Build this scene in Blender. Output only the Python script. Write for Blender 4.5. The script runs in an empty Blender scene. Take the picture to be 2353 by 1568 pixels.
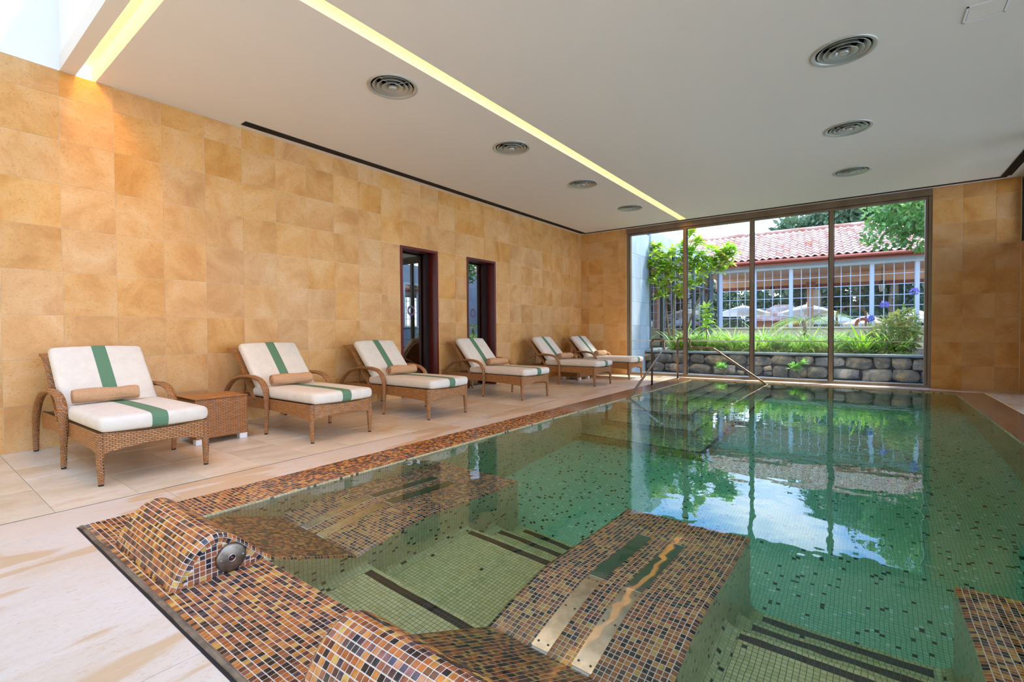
import bpy, math, random
import numpy as np
from mathutils import Vector, Matrix

random.seed(7)
RNG = np.random.default_rng(11)
SC = bpy.context.scene
COL = SC.collection

# ------------------------------------------------------------------ camera, sky, sun, exposure
F_PX, YAW, PITCH, ROLL = 1088.415, 0.646228, -0.018683, -0.006903
CAM = np.array([5.81978, 0.0, 1.0])


def cam_basis():
    f = np.array([-math.sin(YAW) * math.cos(PITCH), math.cos(YAW) * math.cos(PITCH), math.sin(PITCH)])
    r = np.array([math.cos(YAW), math.sin(YAW), 0.0])
    u = np.cross(r, f)
    return (math.cos(ROLL) * r + math.sin(ROLL) * u, -math.sin(ROLL) * r + math.cos(ROLL) * u, f)


C_R, C_U, C_F = cam_basis()


def project(P):
    d = np.asarray(P, float) - CAM
    z = d @ C_F
    z = np.where(np.abs(z) < 1e-6, 1e-6, z)
    return 1176.5 + F_PX * (d @ C_R) / z, 784 - F_PX * (d @ C_U) / z, z


cd = bpy.data.cameras.new('camera')
cd.sensor_width = 36.0
cd.lens = F_PX / 2353 * 36.0
cd.clip_start = 0.02
cd.clip_end = 400
co = bpy.data.objects.new('camera', cd)
COL.objects.link(co)
co.matrix_world = Matrix(((C_R[0], C_U[0], -C_F[0], CAM[0]), (C_R[1], C_U[1], -C_F[1], CAM[1]),
                          (C_R[2], C_U[2], -C_F[2], CAM[2]), (0, 0, 0, 1)))
SC.camera = co

SC.view_settings.view_transform = 'Standard'
SC.view_settings.look = 'None'
SC.view_settings.gamma = 1.0
SC.view_settings.use_curve_mapping = False
SC.view_settings.exposure = 0.45
try:
    SC.cycles.use_denoising = True
    SC.cycles.use_adaptive_sampling = True
    SC.cycles.adaptive_threshold = 0.05
    SC.cycles.max_bounces = 10
    SC.cycles.diffuse_bounces = 3
    SC.cycles.glossy_bounces = 4
    SC.cycles.transmission_bounces = 8
    SC.cycles.transparent_max_bounces = 14
    SC.cycles.sample_clamp_indirect = 6.0
    SC.cycles.blur_glossy = 0.5
    SC.cycles.use_light_tree = False
except Exception:
    pass


def lin(c):
    def g(v):
        v = v / 255.0
        return v / 12.92 if v <= 0.04045 else ((v + 0.055) / 1.055) ** 2.4
    return (g(c[0]), g(c[1]), g(c[2]), 1.0)


SKY_STRENGTH = 4.6
w = bpy.data.worlds.new('sky')
SC.world = w
w.use_nodes = True
nt = w.node_tree
nt.nodes.clear()


def N(tree, typ, **kw):
    n = tree.nodes.new(typ)
    for k, v in kw.items():
        if k.startswith('i_'):
            key = k[2:]
            key = int(key) if key.isdigit() else key.replace('_', ' ')
            n.inputs[key].default_value = v
        else:
            setattr(n, k, v)
    return n


out = N(nt, 'ShaderNodeOutputWorld')
bg = N(nt, 'ShaderNodeBackground', i_Strength=SKY_STRENGTH)
tc = N(nt, 'ShaderNodeTexCoord')
mp = N(nt, 'ShaderNodeMapping')
mp.inputs['Scale'].default_value = (1.0, 1.0, 2.6)
nz = N(nt, 'ShaderNodeTexNoise', i_Scale=3.2, i_Detail=6.0, i_Roughness=0.55)
rp = N(nt, 'ShaderNodeValToRGB')
rp.color_ramp.elements[0].position = 0.47
rp.color_ramp.elements[0].color = lin((122, 166, 240))
rp.color_ramp.elements[1].position = 0.74
rp.color_ramp.elements[1].color = lin((240, 244, 255))
sx = N(nt, 'ShaderNodeSeparateXYZ')
mr = N(nt, 'ShaderNodeMapRange')
mr.inputs[1].default_value = 0.0
mr.inputs[2].default_value = 0.34
mr.inputs[3].default_value = 1.0
mr.inputs[4].default_value = 0.0
mx = N(nt, 'ShaderNodeMixRGB')
mx.inputs[2].default_value = lin((246, 248, 252))
L_ = nt.links.new
L_(tc.outputs['Generated'], mp.inputs[0])
L_(mp.outputs[0], nz.inputs['Vector'])
L_(nz.outputs[0], rp.inputs[0])
L_(tc.outputs['Generated'], sx.inputs[0])
L_(sx.outputs[2], mr.inputs[0])
L_(mr.outputs[0], mx.inputs[0])
L_(rp.outputs[0], mx.inputs[1])
L_(mx.outputs[0], bg.inputs[0])
L_(bg.outputs[0], out.inputs[0])

sd = bpy.data.lights.new('sun', 'SUN')
sd.energy = 6.0
sd.angle = math.radians(9)
sd.color = (1.0, 0.95, 0.86)
so = bpy.data.objects.new('sun', sd)
COL.objects.link(so)
so.rotation_euler = Vector((-0.34, -0.42, -1.0)).to_track_quat('-Z', 'Y').to_euler()

# ------------------------------------------------------------------ constants of the place
H = 3.373                      # ceiling
B = 0.012976                   # left wall: x = B*y
EL, ES = 10.3693, 0.0441       # end wall: y = EL + ES*x
XR = 7.706                     # right wall
YN = -2.6                      # wall behind
A_L = -math.atan(B)
A_E = math.atan(ES)
PX0, PX1, PY0, PY1 = 2.90, 6.90, 1.00, 10.0   # basin
TX0, TX1, TY0, TY1 = 2.53, 7.26, 0.607, 10.30  # tiled band outer
ZW = -0.012
DEEP = -1.44
P = 0.0216                     # mosaic pitch

# ------------------------------------------------------------------ helpers


class MB:
    def __init__(s):
        s.v, s.f, s.m = [], [], []

    def add(s, vs, fs, mi=0):
        o = len(s.v)
        s.v += [tuple(p) for p in vs]
        s.f += [tuple(i + o for i in f) for f in fs]
        s.m += [mi] * len(fs)
        return s

    def box(s, x0, x1, y0, y1, z0, z1, mi=0):
        return s.add([(x0, y0, z0), (x1, y0, z0), (x1, y1, z0), (x0, y1, z0), (x0, y0, z1), (x1, y0, z1), (x1, y1, z1), (x0, y1, z1)],
                     [(0, 3, 2, 1), (4, 5, 6, 7), (0, 1, 5, 4), (1, 2, 6, 5), (2, 3, 7, 6), (3, 0, 4, 7)], mi)

    def bbox(s, x0, x1, y0, y1, z0, z1, b=0.003, mi=0):
        """box with all edges chamfered"""
        cs = []
        for iz, z in ((0, z0), (1, z1)):
            for (x, sxx, y, syy) in ((x0, 1, y0, 1), (x1, -1, y0, 1), (x1, -1, y1, -1), (x0, 1, y1, -1)):
                sz = 1 if iz == 0 else -1
                cs += [(x, y + syy * b, z + sz * b), (x + sxx * b, y, z + sz * b), (x + sxx * b, y + syy * b, z)]
        fs = [(2, 11, 8, 5), (14, 17, 20, 23)]
        fs += [(1, 4, 16, 13), (3, 6, 18, 15), (7, 10, 22, 19), (9, 0, 12, 21)]
        fs += [(2, 5, 4, 1), (5, 8, 6, 3), (8, 11, 10, 7), (11, 2, 0, 9)]
        fs += [(14, 13, 16, 17), (17, 15, 18, 20), (20, 19, 22, 23), (23, 21, 12, 14)]
        fs += [(0, 1, 13, 12), (3, 15, 16, 4), (6, 7, 19, 18), (9, 21, 22, 10)]
        fs += [(0, 2, 1), (3, 4, 5), (6, 8, 7), (9, 10, 11), (12, 13, 14), (15, 17, 16), (18, 19, 20), (21, 23, 22)]
        return s.add(cs, fs, mi)

    def quad(s, a, b, c, d, mi=0):
        return s.add([a, b, c, d], [(0, 1, 2, 3)], mi)

    def tube(s, path, r, n=8, cap=True, mi=0, sq=None):
        """tube along path; r number or list; sq=(a,b) elliptic factors on (side, up)"""
        pts = [Vector(p) for p in path]
        k = len(pts)
        rr = r if isinstance(r, (list, tuple)) else [r] * k
        vs = []
        up = None
        for i, p in enumerate(pts):
            t = (pts[min(i + 1, k - 1)] - pts[max(i - 1, 0)])
            if t.length < 1e-9:
                t = Vector((0, 0, 1))
            t.normalize()
            if up is None:
                up = Vector((0, 1, 0)) if abs(t.y) < 0.9 else Vector((1, 0, 0))
            side = up - t * up.dot(t)
            if side.length < 1e-6:
                side = Vector((1, 0, 0)) - t * t.x
            side.normalize()
            up = side
            nn = t.cross(side)
            a, b = sq if sq else (1, 1)
            for j in range(n):
                an = 2 * math.pi * j / n
                vs.append(p + side * (math.cos(an) * rr[i] * a) + nn * (math.sin(an) * rr[i] * b))
        fs = []
        for i in range(k - 1):
            for j in range(n):
                j2 = (j + 1) % n
                fs.append((i * n + j, i * n + j2, (i + 1) * n + j2, (i + 1) * n + j))
        if cap:
            fs.append(tuple(range(n - 1, -1, -1)))
            fs.append(tuple((k - 1) * n + j for j in range(n)))
        return s.add(vs, fs, mi)

    def lathe(s, prof, n=32, c=(0, 0, 0), mi=0, closed=False):
        vs = [(c[0] + r * math.cos(2 * math.pi * j / n), c[1] + r * math.sin(2 * math.pi * j / n), c[2] + z) for r, z in prof for j in range(n)]
        k = len(prof)
        fs = []
        for i in range(k if closed else k - 1):
            i2 = (i + 1) % k
            for j in range(n):
                j2 = (j + 1) % n
                fs.append((i * n + j, i * n + j2, i2 * n + j2, i2 * n + j))
        return s.add(vs, fs, mi)

    def mesh(s, name, mats, smooth=False):
        me = bpy.data.meshes.new(name)
        me.from_pydata(s.v, [], s.f)
        for m in (mats if isinstance(mats, (list, tuple)) else [mats]):
            me.materials.append(m)
        if any(s.m):
            me.polygons.foreach_set('material_index', s.m)
        if smooth:
            me.polygons.foreach_set('use_smooth', [True] * len(me.polygons))
        me.update()
        return me

    def build(s, name, mats, parent=None, smooth=False, loc=None, rz=0.0):
        return link(name, s.mesh(name, mats, smooth), parent, loc, rz)


def link(name, me, parent=None, loc=None, rz=0.0):
    o = bpy.data.objects.new(name, me)
    COL.objects.link(o)
    if parent:
        o.parent = parent
    if loc:
        o.location = loc
    if rz:
        o.rotation_euler = (0, 0, rz)
    return o


def empty(name, loc=(0, 0, 0), rz=0.0):
    return link(name, None, None, loc, rz)


def tag(o, label=None, cat=None, group=None, kind=None):
    if label:
        o['label'] = label
    if cat:
        o['category'] = cat
    if group:
        o['group'] = group
    if kind:
        o['kind'] = kind
    return o


def copy_tree(o, parent=None):
    c = o.copy()
    COL.objects.link(c)
    c.parent = parent
    for ch in list(o.children):
        copy_tree(ch, c)
    return c


def autosmooth(o, ang=40):
    me = o.data
    me.polygons.foreach_set('use_smooth', [True] * len(me.polygons))
    try:
        me.set_sharp_from_angle(angle=math.radians(ang))
    except Exception:
        pass
    return o


# ------------------------------------------------------------------ materials
MATS = {}


def mat(name, col, rough=0.5, metal=0.0, spec=0.5, noise=None, bump=None, rand=0.0, trans=0.0, space='Object'):
    """col sRGB; noise=(col2, scale, detail, lo, hi, stretch) second colour; bump=(scale, strength); rand = per object brightness spread"""
    m = bpy.data.materials.new(name)
    m.use_nodes = True
    t = m.node_tree
    bs = t.nodes['Principled BSDF']
    bs.inputs['Roughness'].default_value = rough
    bs.inputs['Metallic'].default_value = metal
    bs.inputs['Specular IOR Level'].default_value = spec
    l = t.links.new
    src = None
    tcn = N(t, 'ShaderNodeTexCoord')
    geo = N(t, 'ShaderNodeNewGeometry')
    vec = geo.outputs['Position'] if space == 'World' else tcn.outputs['Object']
    oi = N(t, 'ShaderNodeObjectInfo')
    if rand:
        ad = N(t, 'ShaderNodeVectorMath', operation='MULTIPLY_ADD')
        cx = N(t, 'ShaderNodeCombineXYZ')
        l(oi.outputs['Random'], cx.inputs[0])
        l(oi.outputs['Random'], cx.inputs[1])
        l(cx.outputs[0], ad.inputs[0])
        ad.inputs[1].default_value = (37.0, 53.0, 11.0)
        l(vec, ad.inputs[2])
        vec = ad.outputs[0]
    bs.inputs['Base Color'].default_value = lin(col)
    if noise:
        c2, sc, det, lo, hi, st = noise
        mpn = N(t, 'ShaderNodeMapping')
        mpn.inputs['Scale'].default_value = st
        l(vec, mpn.inputs[0])
        n1 = N(t, 'ShaderNodeTexNoise', i_Scale=sc, i_Detail=det, i_Roughness=0.6)
        l(mpn.outputs[0], n1.inputs['Vector'])
        r1 = N(t, 'ShaderNodeValToRGB')
        r1.color_ramp.elements[0].position = lo
        r1.color_ramp.elements[0].color = lin(col)
        r1.color_ramp.elements[1].position = hi
        r1.color_ramp.elements[1].color = lin(c2)
        l(n1.outputs[0], r1.inputs[0])
        src = r1.outputs[0]
    if rand:
        hs = N(t, 'ShaderNodeHueSaturation')
        if src:
            l(src, hs.inputs['Color'])
        else:
            hs.inputs['Color'].default_value = lin(col)
        mrn = N(t, 'ShaderNodeMapRange')
        mrn.inputs[3].default_value = 1 - rand
        mrn.inputs[4].default_value = 1 + rand
        l(oi.outputs['Random'], mrn.inputs[0])
        l(mrn.outputs[0], hs.inputs['Value'])
        wn = N(t, 'ShaderNodeTexWhiteNoise', noise_dimensions='1D')
        l(oi.outputs['Random'], wn.inputs['W'])
        mr2 = N(t, 'ShaderNodeMapRange')
        mr2.inputs[3].default_value = 1 - rand * 0.9
        mr2.inputs[4].default_value = 1 + rand * 0.9
        l(wn.outputs[0], mr2.inputs[0])
        l(mr2.outputs[0], hs.inputs['Saturation'])
        src = hs.outputs[0]
    if src:
        l(src, bs.inputs['Base Color'])
    if bump:
        n2 = N(t, 'ShaderNodeTexNoise', i_Scale=bump[0], i_Detail=3.0)
        l(vec, n2.inputs['Vector'])
        b2 = N(t, 'ShaderNodeBump', i_Strength=bump[1], i_Distance=0.01)
        l(n2.outputs[0], b2.inputs['Height'])
        l(b2.outputs[0], bs.inputs['Normal'])
    if trans:
        tr = N(t, 'ShaderNodeBsdfTranslucent')
        if src:
            l(src, tr.inputs['Color'])
        else:
            tr.inputs['Color'].default_value = lin(col)
        ms = N(t, 'ShaderNodeMixShader', i_0=trans)
        om = t.nodes['Material Output']
        l(bs.outputs[0], ms.inputs[1])
        l(tr.outputs[0], ms.inputs[2])
        l(ms.outputs[0], om.inputs[0])
    MATS[name] = m
    return m


def stone_mat(name, c_lo, c_mid, c_hi, c_vein, rand, rough=0.42, streak=(1, 1, 1), big=2.2, space='Object', stain=None):
    """limestone: clouded base, fine speckle, darker hair veins, a spread from slab to slab"""
    m = bpy.data.materials.new(name)
    m.use_nodes = True
    t = m.node_tree
    l = t.links.new
    bs = t.nodes['Principled BSDF']
    bs.inputs['Roughness'].default_value = rough
    bs.inputs['Specular IOR Level'].default_value = 0.35
    tcn = N(t, 'ShaderNodeTexCoord')
    geo = N(t, 'ShaderNodeNewGeometry')
    oi = N(t, 'ShaderNodeObjectInfo')
    cx = N(t, 'ShaderNodeCombineXYZ')
    for k in range(3):
        l(oi.outputs['Random'], cx.inputs[k])
    ad = N(t, 'ShaderNodeVectorMath', operation='MULTIPLY_ADD')
    l(cx.outputs[0], ad.inputs[0])
    ad.inputs[1].default_value = (91.0, 57.0, 23.0)
    l(geo.outputs['Position'] if space == 'World' else tcn.outputs['Object'], ad.inputs[2])
    mpn = N(t, 'ShaderNodeMapping')
    mpn.inputs['Scale'].default_value = streak
    l(ad.outputs[0], mpn.inputs[0])
    n1 = N(t, 'ShaderNodeTexNoise', i_Scale=big, i_Detail=5.0, i_Roughness=0.62, i_Distortion=0.6)
    l(mpn.outputs[0], n1.inputs['Vector'])
    r1 = N(t, 'ShaderNodeValToRGB')
    e = r1.color_ramp.elements
    e[0].position, e[0].color = 0.30, lin(c_lo)
    e[1].position, e[1].color = 0.72, lin(c_hi)
    em = r1.color_ramp.elements.new(0.5)
    em.color = lin(c_mid)
    l(n1.outputs[0], r1.inputs[0])
    n2 = N(t, 'ShaderNodeTexNoise', i_Scale=42.0, i_Detail=6.0, i_Roughness=0.7, i_Distortion=1.6)
    l(mpn.outputs[0], n2.inputs['Vector'])
    r2 = N(t, 'ShaderNodeValToRGB')
    r2.color_ramp.elements[0].position = 0.36
    r2.color_ramp.elements[0].color = (1, 1, 1, 1)
    r2.color_ramp.elements[1].position = 0.47
    r2.color_ramp.elements[1].color = (0, 0, 0, 1)
    l(n2.outputs[0], r2.inputs[0])
    mv = N(t, 'ShaderNodeMath', operation='MULTIPLY')
    mv.inputs[1].default_value = 0.5
    l(r2.outputs[0], mv.inputs[0])
    mxn = N(t, 'ShaderNodeMixRGB')
    mxn.inputs[2].default_value = lin(c_vein)
    l(mv.outputs[0], mxn.inputs[0])
    l(r1.outputs[0], mxn.inputs[1])
    if stain:
        sc_, st_, lo_, hi_, amt_ = stain
        mp3 = N(t, 'ShaderNodeMapping')
        mp3.inputs['Scale'].default_value = sc_
        l(geo.outputs['Position'], mp3.inputs[0])
        n3 = N(t, 'ShaderNodeTexNoise', i_Scale=1.0, i_Detail=3.0, i_Roughness=0.5, i_Distortion=0.4)
        l(mp3.outputs[0], n3.inputs['Vector'])
        r3 = N(t, 'ShaderNodeMapRange')
        r3.inputs[1].default_value, r3.inputs[2].default_value, r3.inputs[4].default_value = lo_, hi_, amt_
        l(n3.outputs[0], r3.inputs[0])
        mx3 = N(t, 'ShaderNodeMixRGB')
        mx3.inputs[2].default_value = lin(st_)
        l(r3.outputs[0], mx3.inputs[0])
        l(mxn.outputs[0], mx3.inputs[1])
        mxn = mx3
    hs = N(t, 'ShaderNodeHueSaturation')
    l(mxn.outputs[0], hs.inputs['Color'])
    a = N(t, 'ShaderNodeMapRange')
    a.inputs[3].default_value, a.inputs[4].default_value = 1 - rand, 1 + rand
    l(oi.outputs['Random'], a.inputs[0])
    l(a.outputs[0], hs.inputs['Value'])
    wn = N(t, 'ShaderNodeTexWhiteNoise', noise_dimensions='1D')
    l(oi.outputs['Random'], wn.inputs['W'])
    b = N(t, 'ShaderNodeMapRange')
    b.inputs[3].default_value, b.inputs[4].default_value = 1 - rand * 1.2, 1 + rand * 1.2
    l(wn.outputs[0], b.inputs[0])
    l(b.outputs[0], hs.inputs['Saturation'])
    l(hs.outputs[0], bs.inputs['Base Color'])
    MATS[name] = m
    return m


stone_mat('wall_stone', (200, 142, 76), (220, 168, 104), (230, 188, 134), (182, 124, 62), 0.05)
stone_mat('floor_stone', (210, 186, 148), (228, 210, 180), (238, 226, 204), (206, 164, 112), 0.07, rough=0.33, streak=(1.2, 0.6, 1), big=2.6, stain=((2.6, 0.9, 1), (208, 166, 114), 0.60, 0.68, 0.6))
stone_mat('curb_stone', (216, 192, 160), (226, 208, 186), (230, 218, 202), (206, 164, 112), 0.02, rough=0.33, streak=(2.0, 0.7, 1), big=1.5, stain=((4.2, 1.1, 1), (210, 172, 124), 0.555, 0.585, 0.75))
stone_mat('concrete', (150, 160, 164), (172, 182, 186), (192, 200, 204), (134, 144, 150), 0.05, rough=0.8, streak=(1, 1, 0.4), big=1.2)
stone_mat('rubble', (72, 72, 76), (122, 114, 104), (206, 178, 136), (48, 46, 48), 0.30, rough=0.85, big=4.0)
stone_mat('hatch_stone', (216, 176, 120), (226, 190, 138), (234, 204, 160), (204, 156, 98), 0.0)
mat('rubble_mortar', (62, 62, 66), 0.95, bump=(30, 0.5))
mat('grout_wall', (236, 208, 166), 0.8)
mat('grout_floor', (206, 178, 142), 0.8)
mat('plaster', (240, 234, 224), 0.85, bump=(60, 0.02))
mat('plaster_white', (246, 246, 246), 0.8)
mat('bronze', (142, 124, 104), 0.42, metal=0.35, noise=((120, 104, 86), 3, 2, 0.4, 0.7, (1, 1, 0.2)))
mat('bronze_dark', (46, 42, 38), 0.45, metal=0.5)
mat('gasket', (22, 22, 22), 0.7)
mat('mahogany', (112, 34, 24), 0.3, noise=((76, 22, 16), 6, 5, 0.35, 0.7, (6, 6, 0.5)))
mat('dark_room', (26, 18, 16), 0.7)
mat('steel', (190, 188, 182), 0.22, metal=1.0, noise=((168, 164, 156), 18, 3, 0.4, 0.65, (1, 1, 1)))
mat('steel_rail', (134, 114, 96), 0.22, metal=1.0)
mat('steel_disk', (150, 140, 128), 0.38, metal=1.0, noise=((112, 100, 88), 22, 4, 0.4, 0.7, (1, 1, 1)), bump=(120, 0.05))
mat('jewel', (70, 18, 16), 0.12)
mat('rubber', (30, 26, 24), 0.6)
mat('grout', (228, 214, 192), 0.75)
mat('grout_dark', (96, 88, 74), 0.8)
mat('trim_stone', (134, 114, 90), 0.6, noise=((88, 74, 58), 14, 5, 0.4, 0.65, (1, 1, 1)), bump=(40, 0.4))
mat('vent_metal', (196, 198, 190), 0.34, metal=0.35)
mat('vent_dark', (20, 20, 20), 0.8)
mat('towel', (212, 168, 126), 0.95, noise=((196, 150, 108), 90, 3, 0.3, 0.7, (1, 1, 1)), bump=(260, 0.6))
mat('cushion', (228, 219, 203), 0.9, noise=((221, 211, 194), 14, 3, 0.4, 0.7, (1, 1, 1)), bump=(420, 0.08))
mat('cushion_green', (94, 132, 100), 0.9, bump=(420, 0.08))
mat('ring_purple', (110, 84, 120), 0.6)
mat('soil', (86, 66, 48), 0.95, noise=((126, 104, 70), 20, 5, 0.4, 0.65, (1, 1, 1)), bump=(30, 0.6))
mat('paving', (168, 176, 182), 0.75, noise=((146, 154, 160), 8, 4, 0.4, 0.7, (1, 1, 1)))
mat('slate_cap', (120, 128, 126), 0.6)
mat('bark', (150, 128, 104), 0.9, noise=((110, 92, 74), 30, 4, 0.4, 0.7, (1, 1, 0.3)), bump=(60, 0.4))
mat('leaf_lime', (168, 206, 62), 0.45, noise=((220, 222, 96), 1.8, 2, 0.45, 0.75, (1, 1, 1)), trans=0.45)
mat('leaf_strap', (134, 182, 66), 0.4, noise=((196, 214, 108), 6, 2, 0.4, 0.7, (1, 1, 1)), rand=0.12, trans=0.4)
mat('leaf_mid', (92, 142, 62), 0.5, noise=((150, 180, 96), 3, 2, 0.4, 0.7, (1, 1, 1)), trans=0.35)
mat('leaf_fern', (126, 192, 74), 0.45, noise=((180, 220, 110), 8, 2, 0.4, 0.7, (1, 1, 1)), trans=0.35)
mat('leaf_shrub', (140, 160, 84), 0.5, noise=((206, 184, 120), 5, 2, 0.45, 0.7, (1, 1, 1)), trans=0.35)
mat('leaf_dark', (58, 86, 58), 0.55, noise=((104, 132, 96), 1.2, 3, 0.4, 0.7, (1, 1, 1)), trans=0.2)
mat('leaf_palm', (164, 172, 70), 0.5, noise=((96, 138, 50), 4, 2, 0.4, 0.7, (1, 1, 1)), trans=0.35)
mat('petal_blue', (126, 120, 206), 0.5, trans=0.3)
mat('flower_orange', (236, 150, 60), 0.5, trans=0.3)
mat('terracotta', (146, 94, 74), 0.85, noise=((182, 162, 148), 2.2, 5, 0.38, 0.66, (1, 1, 1)), rand=0.14)
mat('terracotta_dark', (150, 80, 58), 0.8)
mat('gutter_red', (160, 74, 48), 0.6)
mat('white_paint', (206, 214, 220), 0.55)
mat('peach', (250, 198, 164), 0.8)
mat('peach_dark', (160, 82, 58), 0.8)
mat('beige_wall', (222, 200, 150), 0.85)
mat('canvas', (248, 244, 236), 0.9, trans=0.35)
mat('iron', (40, 38, 38), 0.5, metal=0.6)
mat('brick_red', (176, 110, 84), 0.85)
mat('lattice_wood', (150, 104, 72), 0.7)
mat('lamp_glass', (230, 222, 200), 0.3)
mat('white_metal', (226, 226, 222), 0.35)
mat('buoy', (226, 120, 84), 0.5)
mat('grass_out', (120, 150, 70), 0.9, noise=((90, 124, 56), 12, 4, 0.4, 0.7, (1, 1, 1)))
mat('pale_bounce', (214, 208, 198), 0.8, noise=((196, 190, 180), 3, 4, 0.4, 0.7, (1, 1, 1)))  # pale tone chosen to bounce light indoors
mat('facade_grey', (96, 108, 112), 0.5)

MOSAIC = []
for nm, c, c2 in (('rust', (158, 84, 38), (186, 108, 52)), ('amber', (176, 106, 42), (206, 140, 66)), ('cedar', (132, 70, 38), (166, 98, 58)),
                  ('ochre', (184, 134, 54), (210, 168, 86)), ('umber', (70, 38, 28), (104, 62, 44)), ('black', (28, 21, 20), (58, 42, 38)),
                  ('cocoa', (106, 60, 42), (142, 88, 62)), ('plum', (58, 42, 44), (94, 70, 70))):
    mat('glass_tile_' + nm, c, 0.16, spec=0.6, noise=(c2, 60, 3, 0.38, 0.62, (1.0, 0.22, 1.0)), space='World')
    MOSAIC.append(MATS['glass_tile_' + nm])
BROWN_W = np.array([0.18, 0.17, 0.14, 0.09, 0.10, 0.19, 0.08, 0.05])
CREAM = []
for nm, c in (('cream', (228, 206, 146)), ('pale', (234, 212, 156)), ('olive', (218, 196, 134)), ('dark', (60, 46, 38))):
    mat('pool_tile_' + nm, c, 0.25, spec=0.5, space='World')
    CREAM.append(MATS['pool_tile_' + nm])


def wicker(name, c1, c2, sx_, sz_):
    """woven strands: a herringbone of short raised dashes in object space"""
    m = bpy.data.materials.new(name)
    m.use_nodes = True
    t = m.node_tree
    l = t.links.new
    bs = t.nodes['Principled BSDF']
    bs.inputs['Roughness'].default_value = 0.5
    tcn = N(t, 'ShaderNodeTexCoord')
    sp = N(t, 'ShaderNodeSeparateXYZ')
    l(tcn.outputs['Object'], sp.inputs[0])
    ax = N(t, 'ShaderNodeMath', operation='ADD')
    l(sp.outputs[0], ax.inputs[0])
    l(sp.outputs[1], ax.inputs[1])
    cb = N(t, 'ShaderNodeCombineXYZ')
    l(ax.outputs[0], cb.inputs[0])
    l(sp.outputs[2], cb.inputs[1])
    bk = N(t, 'ShaderNodeTexBrick', i_Scale=1.0)
    bk.offset = 0.5
    bk.inputs['Brick Width'].default_value = sx_
    bk.inputs['Row Height'].default_value = sz_
    bk.inputs['Mortar Size'].default_value = sz_ * 0.2
    bk.inputs['Mortar Smooth'].default_value = 0.6
    bk.inputs['Color1'].default_value = lin(c1)
    bk.inputs['Color2'].default_value = lin(c2)
    bk.inputs['Mortar'].default_value = lin((int(c1[0] * .38), int(c1[1] * .33), int(c1[2] * .28)))
    l(cb.outputs[0], bk.inputs['Vector'])
    l(bk.outputs['Color'], bs.inputs['Base Color'])
    inv = N(t, 'ShaderNodeMath', operation='SUBTRACT')
    inv.inputs[0].default_value = 1.0
    l(bk.outputs['Fac'], inv.inputs[1])
    bp = N(t, 'ShaderNodeBump', i_Strength=0.7, i_Distance=0.004)
    l(inv.outputs[0], bp.inputs['Height'])
    l(bp.outputs[0], bs.inputs['Normal'])
    MATS[name] = m


wicker('wicker', (204, 146, 90), (182, 124, 70), 0.036, 0.0125)
wicker('wicker_fine', (198, 140, 86), (176, 120, 70), 0.022, 0.011)
wicker('wicker_table', (192, 132, 74), (170, 112, 58), 0.042, 0.0125)


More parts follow.
